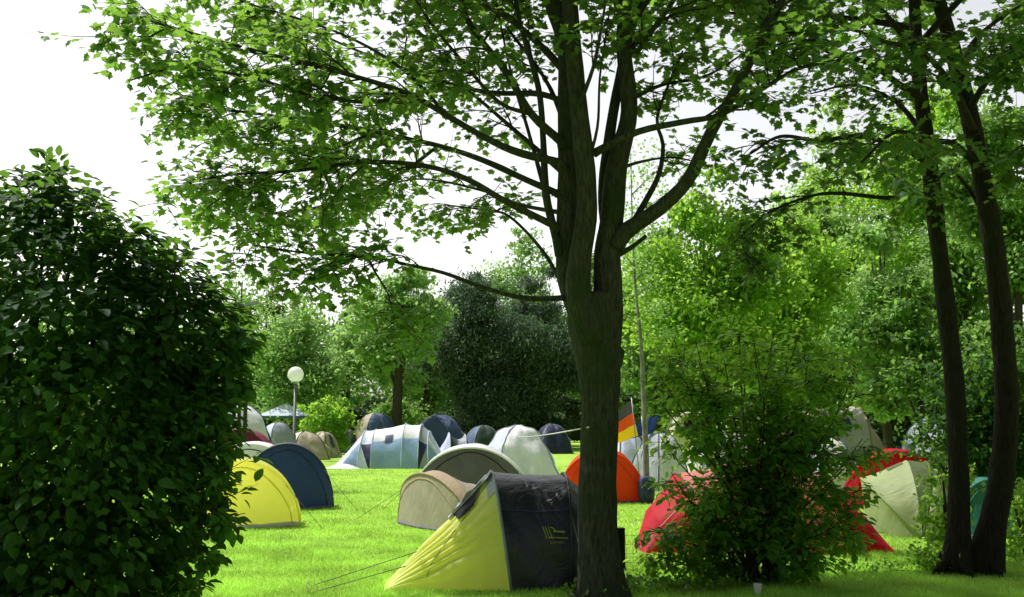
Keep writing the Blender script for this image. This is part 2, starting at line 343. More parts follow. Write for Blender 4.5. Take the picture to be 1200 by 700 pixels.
    for k in range(21):  # extra unseen limbs, aimed to shade the lower right lawn
        st = stems[k % 3][0]; i = [j for j, p in enumerate(st) if p.z > 6.0+.35*(k % 4)]; b0 = st[i[0]] if i else st[-1]
        e = Vector((random.uniform(-1.2, 2.8), random.uniform(10.3, 12.6), random.uniform(7.4, 8.6)))
        a = T.limb([b0, b0.lerp(e, .33)+Vector((0, 0, .25)), b0.lerp(e, .66)+Vector((0, 0, .25)), e], .05, .012, bk)
        fol(a, n2=15, len2=1.3, ntw=6, lentw=.55, size=.15, nl=7, start=.35)
    T.done('maple', M['maple'], M['twig'])
main_tree()

# ---- the two trees on the right, one trunk each
def right_trees():
    D = 11.1
    def one(label, w, lims, tops, seed):
        random.seed(seed)
        base = P(w[1][0], 665, D); base.z = 0
        root = empty('maple_tree', base, 0, label, 'tree', 'maples growing side by side on the right')
        T = Plant(root); pts = [P(a, b, c) for a, b, c, r in w]; pts[0].z = -.1
        a, b = cr(pts, [r*.8/F*D for *_, r in w], .06); m = MB(); m.tube(a, b, 22, .13, seed)
        for an in (.5, 2.0, 3.4, 4.8):
            dv = Vector((math.cos(an), math.sin(an), 0)); q = [base+dv*.05+Vector((0, 0, .35)), base+dv*.14+Vector((0, 0, .12)), base+dv*.34+Vector((0, 0, -.03))]
            m.tube(q, [.06, .065, .03], 8, .15)
        m.build('trunk', M['bark2'], root, world=True)
        for l, r0, r1, n2, st, sz in lims:
            x = T.limb(pxs(l), r0/F*D, r1/F*D, M['bark2'], sides=7); T.foliate(x[0], x[1], int(n2*1.1), .75, 5, .42, sz*.8, 8, st, .0, .9)
        for l, r0, r1, n2 in tops:
            x = T.limb([Vector(p) for p in l], r0, r1, M['bark2'], sides=7); T.foliate(x[0], x[1], n2, 1.2, 5, .5, .14, 6, .25)
        T.done('maple', M['maple_dark'], M['twig']); return root
    A = [(1122, 690, D, 24), (1122, 660, D, 21), (1124, 620, D, 16), (1124, 560, D, 14), (1120, 480, D, 14), (1116, 420, D, 13.5), (1105, 330, D, 13), (1090, 200, D, 11.5), (1078, 100, D, 10), (1072, 20, D, 8), (1066, -90, D, 6), (1050, -220, D, 3)]
    B = [(1152, 690, D, 30), (1154, 660, D, 26), (1164, 610, D, 19), (1175, 550, D, 17), (1180, 480, D, 16), (1176, 400, D, 15.5), (1163, 280, D, 14.5), (1146, 180, D, 13), (1122, 80, D, 12), (1100, 0, D, 10), (1070, -90, D, 7), (1060, -200, D, 4)]
    limA = [
      ([(1096, 240, D), (1072, 232, D-.2), (1035, 232, D-.5), (985, 227, D-.9), (950, 230, D-1.2), (900, 250, D-1.5), (860, 285, D-1.7)], 4, .8, 10, .45, .10),
      ([(1080, 115, D-.1), (1055, 100, D-.4), (1020, 75, D-.8), (980, 65, D-1.3), (930, 40, D-1.9), (890, 20, D-2.4)], 5, 1, 12, .2, .12),
      ([(1086, 190, D-.1), (1060, 175, D-.5), (1010, 160, D-1.2), (960, 165, D-2), (915, 160, D-2.8), (880, 180, D-3.2)], 4.5, 1, 8, .3, .12),
      ([(1075, 60, D), (1040, 20, D-.5), (1000, -20, D-1), (950, -40, D-1.5)], 5, 1, 9, .2, .12),
      ([(1084, 160, D+.1), (1050, 120, D+.6), (1000, 100, D+1.1), (950, 110, D+1.6)], 4, 1, 10, .3, .12),
    ]
    limB = [
      ([(1150, 200, D-.1), (1120, 170, D-.6), (1090, 165, D-1.6), (1050, 155, D-2.6), (1010, 190, D-3.4)], 5, 1, 9, .25, .12),
      ([(1135, 130, D), (1160, 90, D-.6), (1190, 60, D-1.4), (1225, 40, D-2.2)], 5, 1, 16, .2, .12),
      ([(1122, 80, D), (1150, 40, D+.4), (1190, 10, D+.8), (1240, -20, D+1.2)], 5, 1, 14, .2, .12),
      ([(1158, 240, D), (1180, 200, D-.5), (1205, 170, D-1.2), (1240, 150, D-1.8)], 4, 1, 14, .2, .12),
      ([(1140, 150, D-.1), (1115, 100, D-1.2), (1080, 60, D-2.2), (1040, 50, D-3.2), (990, 30, D-3.9)], 5, 1, 11, .25, .12),
      ([(1160, 260, D+.1), (1130, 215, D+.2), (1112, 200, D-.2), (1095, 215, D-.6)], 3, .9, 5, .3, .11),
    ]
    def tops(cx, seed):
        random.seed(seed); out = []
        for k in range(6):  # long limbs above the frame, added to shade the lawn
            q = .25+k*.5 if k > 1 else 4+k; b0 = P(cx, 0, D)+Vector((0, 0, random.uniform(.9, 1.8))); dv = Vector((math.cos(q)*.9, math.sin(q), .28))
            out.append(([b0+dv*x+Vector((0, 0, -.03*x*x)) for x in (0, 1.2, 2.6, 4.0, 5.2)], .05, .012, 10))
        for k in range(8):
            q = 2*PI*k/8+seed; b0 = P(cx, 0, D)+Vector((0, 0, random.uniform(-.6, 1.6))); dv = Vector((math.cos(q), math.sin(q), .4))
            out.append(([b0+dv*x+Vector((0, 0, -.05*x*x)) for x in (0, .8, 1.8, 2.8, 3.6)], .045, .01, 7))
        return out
    one('slimmer left one of the two dark trees at the right, leaning left', A, limA, tops(1075, 5), 5)
    one('thicker right one of the two dark trees at the right edge, curving left', B, limB, tops(1100, 6), 6)
right_trees()
random.seed(21)

# ---- shrub in front of the red tent
def shrub():
    base = G(888, 684); D = base.y
    root = empty('shrub', base, 0, 'loose leafy green shrub with many thin stems standing in front of the red tent', 'shrub'); T = Plant(root)
    tips = [(765, 430), (775, 500), (790, 400), (815, 385), (840, 380), (862, 395), (885, 380), (905, 372), (925, 385), (950, 400), (975, 425), (990, 470), (1003, 520), (1010, 560), (770, 560), (785, 610), (995, 590), (835, 440), (900, 440), (950, 470), (870, 470), (770, 640), (830, 560), (940, 560), (965, 520), (810, 480),
            (800, 600), (820, 410), (890, 400), (960, 440), (790, 540), (965, 620), (935, 650), (845, 650), (890, 600), (910, 540), (860, 540)]
    tips += [(775, 425), (1000, 420), (1005, 445), (985, 395), (765, 600), (1008, 500), (940, 378), (790, 385), (1000, 610), (870, 378)]
    for tx, ty in tips:
        dz = random.uniform(-.55, .55); mx = 888+(tx-888)*.38+random.uniform(-8, 8); my = 684+(ty-684)*.5
        b = base+Vector((random.uniform(-.2, .2), random.uniform(-.2, .2), -.03)); m1 = P(mx, my, D+dz*.45); e = P(tx+random.uniform(-6, 6), ty+14, D+dz)
        if tx in (765, 775, 770, 785): e.y = D+random.uniform(-.3, .3)
        a = T.limb([b, b.lerp(m1, .5)+rv()*.04, m1, m1.lerp(e, .5)+rv()*.07, e], .017, .004, M['twig'], sides=6, step=.1)
        T.foliate(a[0], a[1], 10, .36, 4, .22, .10, 6, .26, .05, 1.1, .4)
    T.done('oval', M['shrubleaf'], M['twig'])
shrub()

# ---- big dark bush, left foreground
def left_bush():
    D = 4.7; base = Vector((X(-60, D), D+.2, 0))
    root = empty('bush', base, 0, 'large dense dark green bush filling the left foreground', 'bush'); T = Plant(root)
    B = [(50, 330, 0, .50), (120, 360, .1, .40), (190, 400, 0, .33), (232, 398, .1, .24), (60, 450, 0, .70), (160, 480, .1, .42), (215, 500, 0, .27), (222, 570, .1, .17), (60, 590, 0, .72), (160, 580, 0, .36),
         (115, 660, 0, .34), (40, 720, 0, .62), (95, 760, .1, .36), (20, 245, .05, .20), (60, 235, 0, .14), (-80, 300, .1, .45), (-180, 380, .2, .7), (-160, 600, .2, .9), (-120, 800, .2, .9), (40, 860, 0, .65), (230, 440, .2, .22), (262, 375, .1, .12), (262, 440, 0, .13), (90, 265, .1, .18), (150, 305, 0, .20), (205, 335, .1, .15)]
    tot = sum(b[3]**2 for b in B)
    for px, py, dz, r in B:
        c = P(px, py, D+dz)
        n = int(38000*r*r/tot)
        for _ in range(n):
            d = rv(); q = c+Vector((d.x, d.y*.9, d.z))*r*(random.uniform(.55, 1.0)**.5+random.gauss(0, .04)+.26*noise.noise(d*2.5+c*3)+.12*noise.noise(d*7+c))
            if q.z < .02: continue
            out = (d+rv()*.5); out.z = out.z*.5-.45; T.leaf(q, out, random.uniform(.045, .09))
            T.lu[-1] = d*1.0+Vector((0, 0, .55))+rv()*.45
        s = base+Vector((random.uniform(-.3, .3), random.uniform(-.2, .2), 0)); T.limb([s, s.lerp(c, .5)+Vector((0, 0, .1)), c], .022, .008, M['twig'], sides=6)
    for px, py, ex, ey in [(50, 230, 62, 186), (75, 240, 100, 205), (130, 300, 142, 250), (180, 310, 205, 290), (235, 345, 262, 305), (220, 560, 285, 480), (245, 560, 300, 515), (250, 585, 298, 560), (240, 600, 280, 610), (230, 620, 262, 640), (200, 650, 232, 685), (260, 400, 296, 372), (240, 440, 292, 452), (250, 430, 290, 420), (100, 250, 120, 222), (20, 225, 18, 200), (210, 690, 205, 720), (215, 540, 262, 520), (210, 640, 200, 665), (235, 480, 268, 500), (200, 590, 250, 590)]+[(px+random.uniform(-14, 14), py+random.uniform(-14, 14), px+18*math.cos(an)*random.uniform(.8, 2), py+22*math.sin(an)*random.uniform(.8, 2)) for px, py, an in [(random.choice([(235, 350, -.7), (262, 370, -.4), (150, 285, -1.0), (190, 315, -.9), (110, 245, -1.2), (255, 430, 0), (245, 480, .2), (240, 520, .1), (243, 560, 0), (245, 600, .2), (225, 640, .5), (205, 680, .3), (60, 220, -1.5), (270, 400, 0)])) for _ in range(60)]]:
        a = P(px, py, D+random.uniform(-.2, .3)); b = P(ex, ey, a.y); p = T.twig(a-(b-a)*.5, b-a, (b-a).length*1.5, .004, .072, 14, .1)
    T.done('oval', M['bushleaf'], M['twig'])
left_bush()
random.seed(33)

# ------------------------------------------------------------------ background trees
def crown(name, root, blobs, n, size, tpl, mat, hang=0.0, seed=0):
    r = np.random.default_rng(seed); tot = sum(b[3]*b[4] for b in blobs); PP, DD, UU = [], [], []
    for cx, cy, cz, rx, rz in blobs:
        k = max(3, int(n*rx*rz/tot/45))                       # leaf clumps
        d = r.normal(size=(k, 3)); d /= np.linalg.norm(d, axis=1, keepdims=True); rad = r.uniform(.1, 1.15, (k, 1))**.55
        cc = np.array((cx, cy, cz))+d*rad*np.array((rx, rx, rz))
        for c, dd in zip(cc, d):
            m = 45; s = rx*r.uniform(.13, .42); q = r.normal(size=(m, 3)); q = c+q*s*np.array((1, 1, .55))
            PP.append(q); v = r.normal(size=(m, 3)); v[:, 2] -= hang; DD.append(v); UU.append(dd*.6+r.normal(size=(m, 3))*.6+np.array((0, 0, .7)))
    PP = np.concatenate(PP); DD = np.concatenate(DD); UU = np.concatenate(UU)
    ok = PP[:, 2] > .05; PP, DD, UU = PP[ok], DD[ok], UU[ok]
    return leaves(name, tpl, PP, DD, UU, size*r.uniform(.6, 1.3, len(PP)), mat, root)

def bg_tree(label, px, d, ytop, wpx, ylow, trunk_px, n, size, mat, tpl='rhomb', lean=0, cat='tree', bark='bgbark', seed=1, hang=0, nbl=9, group='trees behind the camping field'):
    r = random.Random(seed); x = X(px, d); s = d/F
    ztop = P(px, ytop, d).z; zlow = max(.3, P(px, ylow, d).z); w = wpx*s/2
    root = empty('tree', Vector((x+lean*s, d, 0)), 0, label, cat, group)
    zc = (ztop+zlow)/2; hz = (ztop-zlow)/2; blobs = []
    for k in range(nbl):
        t = (k+.5)/nbl; z = zlow+(ztop-zlow)*t; prof = math.sin(PI*min(.97, t*.86+.14))**.7
        an = r.uniform(0, 2*PI); off = w*prof*.5*r.uniform(.3, 1)
        rr = w*prof*r.uniform(.38, .62)
        if t > .85: rr *= .6
        rr *= r.uniform(.7, 1.15); z += r.uniform(-.08, .08)*(ztop-zlow)
        blobs.append((x+math.cos(an)*off*1.35, d+math.sin(an)*off, min(z, ztop-rr*.7), rr, rr*r.uniform(.55, .9)))
    for sx in (-1, 1): blobs.append((x+sx*w*.62, d+r.uniform(-.3, .3)*w, zlow+(ztop-zlow)*r.uniform(.35, .6), w*.38, w*.33))
    crown('crown', root, blobs, n, size, tpl, mat, hang, seed)
    m = MB(); tr = trunk_px*s/2; b = Vector((x+lean*s, d, -.05)); top = Vector((x, d, zlow+(ztop-zlow)*.75))
    p = [b, b.lerp(top, .3)+Vector((r.uniform(-.1, .1), 0, 0)), b.lerp(top, .6)+Vector((r.uniform(-.15, .15), 0, 0)), top]
    a, c = cr(p, [tr*1.15, tr*.9, tr*.65, tr*.15], .5); m.tube(a, c, 9, .12, seed)
    for bl in blobs:
        t = r.uniform(.3, .75); i = int(t*(len(a)-1)); e = Vector(bl[:3]); mid = a[i].lerp(e, .5)+Vector((0, 0, -.1*w)); e = a[i].lerp(e, .85); q, c2 = cr([a[i], mid, e], [tr*.3, tr*.18, tr*.04], .5); m.tube(q, c2, 6, .1, seed)
    m.build('trunk', M[bark], root, world=True)
    return root

bgt = [
 ('bright green rounded tree behind the globe lamp', 342, 52, 345, 125, 500, 8, 18720, 0.216, 'bg_light', 'rhomb'),
 ('wispy olive tree rising just past the dark bush', 308, 58, 292, 62, 490, 6, 5040, 0.204, 'bg_olive', 'rhomb'),
 ('low leafy green tree left of the lamp behind the dark bush', 262, 60, 375, 120, 500, 9, 8640, 0.264, 'bg_mid', 'rhomb'),
 ('light green tree with a dark straight trunk between the lamp and the willow', 466, 50, 290, 120, 455, 13, 17280, 0.216, 'bg_light', 'rhomb'),
 ('soft pale green tree between the lamp tree and the straight trunk', 405, 66, 355, 90, 500, 8, 10080, 0.264, 'bg_light', 'rhomb'),
 ('green tree standing behind the straight dark trunk', 500, 64, 330, 110, 500, 9, 10800, 0.264, 'bg_mid', 'rhomb'),
 ('dark grey green willow with narrow leaves behind the blue tents', 560, 54, 308, 160, 520, 10, 60000, .25, 'bg_dark', 'narrow'),
 ('dark willow directly left of the big maple trunk', 640, 56, 315, 120, 510, 9, 42000, .25, 'bg_dark', 'narrow'),
 ('broad green tree showing left of the fork of the big maple', 612, 62, 262, 120, 440, 9, 10080, 0.240, 'bg_light', 'rhomb'),
 ('airy lime green tree right of the big maple fork', 830, 27, 185, 190, 450, 7, 24480, 0.156, 'bg_lime', 'rhomb'),
 ('low lime green tree above the top of the shrub', 915, 30, 225, 170, 460, 7, 20160, 0.163, 'bg_lime', 'rhomb'),
 ('mid green tree right behind the thin birch', 770, 44, 240, 110, 510, 8, 15840, 0.192, 'bg_mid', 'rhomb'),
 ('tall green tree behind the shrub on the right side', 975, 40, 215, 140, 500, 9, 20160, 0.213, 'bg_mid', 'rhomb'),
 ('light green tree left of the two dark trunks', 1040, 34, 230, 140, 490, 10, 21600, 0.185, 'bg_light', 'rhomb'),
 ('tall lime green tree high between the shrub and the two dark trunks', 1000, 45, 100, 220, 420, 9, 18720, 0.204, 'bg_lime', 'rhomb'),
 ('bright green tree seen between the two dark trunks', 1140, 36, 170, 130, 500, 9, 18720, 0.199, 'bg_mid', 'rhomb'),
 ('tall bright green tree rising high behind the two dark trunks', 1110, 40, 50, 190, 400, 10, 21600, 0.192, 'bg_lime', 'rhomb'),
 ('tall mid green tree behind the gap left of the two dark trunks', 960, 50, 150, 150, 420, 10, 17280, 0.216, 'bg_light', 'rhomb'),
 ('dark dense tree at the right edge of the field', 1200, 26, 20, 170, 500, 12, 32400, 0.170, 'bg_mid', 'rhomb'),
 ('dark tree with a thick trunk behind the green tent', 1078, 27, 320, 110, 480, 12, 10080, 0.170, 'bg_mid', 'rhomb'),
 ('dark green tree behind the caravan beside the maple trunk', 710, 60, 280, 120, 510, 9, 14400, 0.252, 'bg_mid', 'rhomb'),
 ('far pale tree low above the hedge behind the shrub', 860, 62, 320, 150, 510, 9, 14400, 0.264, 'bg_light', 'rhomb'),
 ('far tree behind the left end of the hedge', 180, 66, 360, 140, 490, 9, 7200, 0.312, 'bg_mid', 'rhomb'),
 ('far dark tree above the tan tent', 1000, 66, 340, 150, 510, 9, 12960, 0.276, 'bg_mid', 'rhomb'),
 ('far dark tree behind the low lime tree', 925, 58, 250, 130, 500, 9, 14400, 0.240, 'bg_mid', 'rhomb'),
]
for i, (lab, px, d, yt, w, yl, tp, n, sz, mt, tpl) in enumerate(bgt):
    bg_tree(lab, px, d, yt, w, yl, tp, n, sz, M[mt], tpl, seed=40+i, hang=(.8 if tpl == 'narrow' else .2), nbl=16 if tpl == 'narrow' else 13)

# slender birch with a pale trunk (in front of the flag)
def birch():
    D = 21; base = P(756, 560, D); base.z = 0
    root = empty('birch_tree', base, 0, 'slender birch with a pale grey trunk standing beside the flag', 'tree')
    m = MB(); a, b = cr([P(757, 590, D)*1, P(757, 545, D), P(755, 480, D), P(751, 400, D), P(744, 330, D), P(741, 260, D), P(739, 180, D)], [.075, .068, .06, .042, .028, .018, .008], .3)
    a[0].z = -.05; m.tube(a, b, 12, .08)
    for k in range(9):
        i = int(len(a)*(.35+.06*k)); q = a[i]; dv = Vector((random.choice((-1, 1))*random.uniform(.5, 1), random.uniform(-.5, .5), .8)); m.tube([q, q+dv*.5, q+dv*1.0+Vector((0, 0, -.1))], [.018, .01, .004], 5)
    m.build('trunk', M['birch'], root, world=True)
    bl = [(P(745, 300, D).x, D, P(0, 300, D).z, .9, .9), (P(755, 220, D).x, D+.3, P(0, 220, D).z, .8, 1.0), (P(722, 350, D).x, D, P(0, 350, D).z, .4, .4), (P(770, 370, D).x, D, P(0, 370, D).z, .5, .5)]
    crown('crown', root, bl, 2200, .075, 'rhomb', M['bg_light'], .5, 9)
birch()

# twin thin dark trunks at left in front of the pale dome
def thin_twin():
    D = 24; base = P(284, 560, D); base.z = 0
    root = empty('tree', base, 0, 'thin twin stemmed young tree in front of the pale dome tent at left', 'tree')
    m = MB()
    for px, r in ((281, .045), (288, .05)):
        a, b = cr([Vector((P(px, 500, D).x, D, -.05)), P(px-1, 500, D), P(px, 440, D), P(px-6, 380, D), P(px-4, 330, D)], [r*1.2, r, r*.9, r*.7, r*.3], .3); m.tube(a, b, 8, .1)
    m.build('trunk', M['bgbark'], root, world=True)
    crown('crown', root, [(P(275, 400, D).x, D, P(0, 400, D).z, .9, .8), (P(285, 350, D).x, D, P(0, 350, D).z, .8, .7), (P(250, 370, D).x, D+.3, P(0, 370, D).z, .7, .6)], 4200, .09, 'rhomb', M['bg_mid'], .2, 17)
thin_twin()

def far_wood():
    r = np.random.default_rng(77); n = 90000; x = r.uniform(-62, 62, n)
    top = 9.5+2.2*np.sin(x*.33+1)+1.4*np.sin(x*.9)+.8*np.sin(x*2.1+2)
    q = np.column_stack([x, r.normal(88, 2.2, n), r.uniform(0, 1, n)**.75*top]); q += r.normal(0, .25, (n, 3)); q[:, 2] = np.clip(q[:, 2], .1, None)
    o = leaves('far_wood', 'rhomb', q, r.normal(size=(n, 3)), r.normal(size=(n, 3))*.7+np.array((0, -.2, .6)), r.uniform(.25, .6, n), M['bg_mid']); tag(o, 'distant green wood closing the view behind the whole field', 'woodland', kind='stuff')
far_wood()
# bushes and hedges
def bush(label, px, d, ytop, wpx, n, size, mat, seed, cat='bush', tpl='rhomb', name='bush', group='bushes around the field', depth=1.0):
    s = d/F; x = X(px, d); w = wpx*s/2; zt = P(px, ytop, d).z; r = random.Random(seed)
    root = empty(name, Vector((x, d, 0)), 0, label, cat, group); bl = []
    k = 6
    for i in range(k):
        rr = zt*.42; bl.append((x+r.uniform(-.62, .62)*w, d+r.uniform(-.3, .3)*w*depth, zt*r.uniform(.28, .62), max(.3, min(w*.5, rr*1.3)), rr*r.uniform(.75, 1)))
    crown('foliage', root, bl, n, size, tpl, mat, 0, seed); m = MB()
    for i in range(5):
        b = bl[i]; m.tube([Vector((x+r.uniform(-.15, .15)*w, d, -.03)), Vector((x, d, 0)).lerp(Vector(b[:3]), .5), Vector(b[:3])], [.035, .025, .01], 6)
    m.build('stems', M['bgbark'], root, world=True); return root
bush('yellow green leafy bush right of the gazebo', 382, 47, 452, 58, 4200, .16, M['bg_lime'], 2)
bush('low lime bush behind the globe lamp post', 352, 56, 450, 60, 2600, .18, M['bg_light'], 3)
bush('dark bush under the straight trunked tree', 470, 58, 462, 60, 3000, .2, M['bg_mid'], 4)
bush('dark shaded bush behind the dark blue tent', 545, 58, 470, 90, 4200, .2, M['hedge'], 5)
bush('ivy covered dark bush behind the two trunks at the right', 1165, 17.5, 400, 160, 9500, .11, M['bushleaf'], 6, tpl='oval')
bush('small leafy sapling at the foot of the two dark trunks', 1094, 11.3, 622, 26, 260, .05, M['shrubleaf'], 7, tpl='oval')
bush('ivy clump growing beside the slimmer dark trunk', 1106, 12.0, 500, 22, 700, .075, M['shrubleaf'], 8, tpl='oval')
bush('sunlit weeds at the right edge below the thick trunk', 1196, 12.0, 530, 50, 1500, .06, M['shrubleaf'], 9, tpl='oval')
bush('bush behind the orange flag at the field edge', 790, 46, 425, 90, 4500, .16, M['bg_mid'], 10)
bush('dark bush at the field edge behind the shrub', 900, 46, 440, 130, 6000, .16, M['bg_mid'], 12)
bush('dark bush behind the grey dome at the right', 1060, 38, 440, 110, 5000, .15, M['hedge'], 13)
bush('green bush behind the caravan left of the trunk', 600, 66, 455, 100, 4000, .22, M['hedge'], 14)
bush('green bush at far left behind the dark bush', 240, 40, 440, 110, 4500, .16, M['bg_mid'], 15)

def hedge(label, x0, x1, d, h, n, seed):
    root = empty('hedge', Vector(((x0+x1)/2, d, 0)), 0, label, 'hedge', 'clipped hedges along the far end of the field')
    r = np.random.default_rng(seed); q = np.column_stack([r.uniform(x0, x1, n), d+r.normal(0, .35, n), r.uniform(0, 1, n)**.8*h+r.normal(0, .04, n)])
    q[:, 2] = np.clip(q[:, 2], .05, None)
    leaves('foliage', 'rhomb', q, r.normal(size=(n, 3)), r.normal(size=(n, 3))*.6+np.array((0, -.3, .5)), r.uniform(.12, .3, n), M['hedge'], root)
    m = MB(); m.box(((x0+x1)/2, d+.2, h*.46), (x1-x0-.3, .5, h*.86)); m.build('stems', M['bgbark'], root, world=True, smooth=False)
hedge('far hedge behind the tents left of the big maple trunk', -24, 2.5, 70, 3.0, 30000, 1)
hedge('far hedge right of the big maple trunk behind the shrub', 2.8, 40, 70, 3.4, 28000, 2)
hedge('brown topped hedge behind the blue and beige dome tent', X(400, 60), X(452, 60), 60, 2.3, 3500, 3)
hedge('far left hedge hidden behind the dark foreground bush', -50, -24.5, 70, 2.6, 12000, 4)

# ------------------------------------------------------------------ tents
FB = {k: fabric(k+'_fabric', *a) for k, a in {
 'lime': ((.96, .98, .28), .5), 'charcoal': ((.014, .015, .024), .03, .36, .9), 'khaki': ((.46, .42, .30), .25), 'tan': ((.50, .38, .24), .25), 'grey': ((.14, .12, .19), .05),
 'white': ((.95, .94, .96), .28), 'silver': ((.74, .80, 1.0), .28), 'paleblue': ((.42, .58, .85), .4), 'orange': ((.85, .11, .02), .45), 'yellow': ((.95, .92, .34), .72), 'blue': ((.012, .045, .30), .12),
 'navy': ((.008, .014, .07), .05), 'burgundy': ((.22, .02, .05), .15), 'beige': ((.50, .43, .30), .2), 'darkgreen': ((.035, .06, .045), .1), 'green': ((.46, .54, .26), .4), 'olive': ((.10, .14, .05), .15),
 'red': ((.68, .015, .035), .45), 'pink': ((.80, .28, .25), .4), 'teal': ((.05, .24, .19), .3), 'dusk': ((.05, .07, .16), .08), 'slate': ((.09, .14, .26), .12), 'offwhite': ((.72, .70, .62), .2), 'brown': ((.035, .02, .015), .05), 'vent_dark': ((.012, .012, .014), .0, .9), 'steel': ((.35, .38, .42), .12)}.items()}
for k, sp in (('charcoal', .55), ('navy', .7), ('blue', .6)):
    for n in FB[k].node_tree.nodes:
        if n.type == 'BSDF_PRINCIPLED': n.inputs['Specular IOR Level'].default_value = sp
ROPE = plain('guy_rope', (.55, .55, .5)); DROPE = plain('dark_rope', (.05, .06, .04)); MET = plain('grey_metal', (.30, .31, .31), .45, .6)

class Tent:
    def __init__(s, label, loc, rz, group=None, cat='tent', name='tent'):
        s.root = empty(name, loc, rz, label, cat, group); s.seed = random.random()*100; s.fold = {}
    def wr(s, p, amp):
        return noise.noise(Vector((p.x*2.3+s.seed, p.y*2.3, p.z*2.3)))*amp+noise.noise(Vector((p.x*6+s.seed, p.y*6, p.z*3)))*amp*.5
    def surf(s, A, B, sag=.05, amp=.012, off=0, cz=.25, fold=None):
        fold = s.fold.get((id(A), id(B)), 0)
        def S(u, t):
            a, b = A(t), B(t); p = a.lerp(b, u); c = Vector((p.x, 0, cz)); o = p-c
            k = 1-sag*4*u*(1-u)*min(1, max(0, p.z)*3)
            e = min(1, max(0, p.z)*6)
            q = c+o*k; n = o.normalized(); q += n*(s.wr(q, amp)*e+off)
            if fold: q += n*fold*math.sin(t*34+3*u+4*noise.noise(Vector((t*3, u*2, s.seed))))*math.sin(PI*min(1, u*1.02))**.7*(.5+.5*noise.noise(Vector((t*5, s.seed, u))))*e; q.z = max(q.z, -.01)
            return q
        return S
    def panel(s, name, A, B, mat, sag=.05, amp=.012, nu=10, nt=30, label=None):
        m = MB(); m.grid(s.surf(A, B, sag, amp), 0, 1, 0, PI, nu, nt); o = m.build(name, FB[mat], s.root)
        if label: o['label'] = label
        return o
    def sleeve(s, A, mat='grey', r=.014, name='pole_sleeve', t0=0, t1=PI):
        m = MB(); m.tube([A(t0+(t1-t0)*i/32)*1.0+(A(t0+(t1-t0)*i/32)-Vector((A(PI/2).x*0+A(0).x, 0, .2))).normalized()*.006 for i in range(33)], r, 6)
        return m.build(name, FB[mat] if mat in FB else mat, s.root)
    def patch(s, name, A, B, mat, uu, tt, sag=.05, amp=.012, off=.008, nu=6, nt=8):
        S = s.surf(A, B, sag, amp, off); m = MB()
        def Q(a, b):
            u0 = uu[0][0]*(1-b)+uu[0][1]*b; u1 = uu[1][0]*(1-b)+uu[1][1]*b
            return S(u0+(u1-u0)*a, tt[0]+(tt[1]-tt[0])*b)
        m.grid(Q, 0, 1, 0, 1, nu, nt); return m.build(name, FB[mat] if mat in FB else mat, s.root)
    def seam(s, name, A, B, mat, pts, r=.006, sag=.05, amp=.012):
        S = s.surf(A, B, sag, amp, .006); m = MB(); m.tube([S(u, t) for u, t in pts], r, 5); return m.build(name, FB[mat] if mat in FB else mat, s.root)
    def guy(s, p, q, mat=None):
        m = MB(); m.tube([Vector(p), Vector(q)], .004, 4); o = m.build('guy_line', mat or DROPE, s.root)
        k = MB(); q = Vector(q); d = (Vector(p)-q).normalized(); k.tube([q+Vector((d.x*-.02, d.y*-.02, .05)), q+Vector((d.x*.03, d.y*.03, -.08))], .005, 6); k.build('peg', MET, s.root)
    def skirt(s, A, B, mat, h=.06):
        pass
def arch(x, w, h, lean=0, e=.9, yo=0):
    def f(t):
        c, sn = math.cos(t), math.sin(t); z = h*max(0, sn)**e
        return Vector((x+lean*z/max(h, .01), yo+w/2*math.copysign(abs(c)**.85, c), z))
    return f
def fan(a, h, phi, x0=0, e=.95):
    ph = math.radians(phi)
    def f(t):
        sn = max(0, math.sin(t))**e
        return Vector((x0+h*sn*math.sin(ph), a*math.cos(t), h*sn*math.cos(ph)))
    return f

def popup(label, px, d, a, h, rz, roof, face, rim, back=None, group='pop-up tents pitched on the field', door=True, hf=.45, front=18, ground='grey', bulge=.05):
    t = Tent(label, Vector((X(px, d), d, 0)), rz, group)
    g = fan(a, h*.6, -89); b1 = fan(a, h*.98, -42); b2 = fan(a, h, front-16); f1 = fan(a*.995, h, front); gf = fan(a*.97, hf, 88)
    t.panel('rear_panel', g, b1, back or roof, .03, .02, 14, 44); t.panel('roof_panel', b1, b2, roof, .04, .022, 14, 50); t.panel('rim_band', b2, f1, rim, 0.0, .006, 4)
    t.fold[(id(f1), id(gf))] = .010; t.panel('door_panel', f1, gf, face, -bulge, .02, 22, 60); t.keep = (g, b1, b2, f1, gf)
    t.sleeve(f1, rim, .02); t.sleeve(b1, roof, .014)
    if door:
        n = 24; t.seam('door_zip', f1, gf, 'brown' if rim == 'white' else rim, [(.10+.85*(1-math.sin(PI*i/n)**.6), PI*(.14+.72*i/n)) for i in range(n+1)], .012, -bulge, .02)
        t.patch('vent', b1, b2, rim, ((.55, .55), (.9, .9)), (PI*.44, PI*.56), .025)
    m = MB(); pts = [f(tt) for f, tts in ((gf, [PI*i/24 for i in range(25)]),) for tt in tts]
    m.tube([Vector((p.x, p.y, .02)) for p in pts], .05 if ground == 'offwhite' else .028, 8, .5); m.build('groundsheet_edge', FB[ground], t.root)
    for y in (-1, 1):
        t.guy((h*.2, y*a*.75, h*.62), (h*.5+.25, y*(a+.45), 0))
    return t

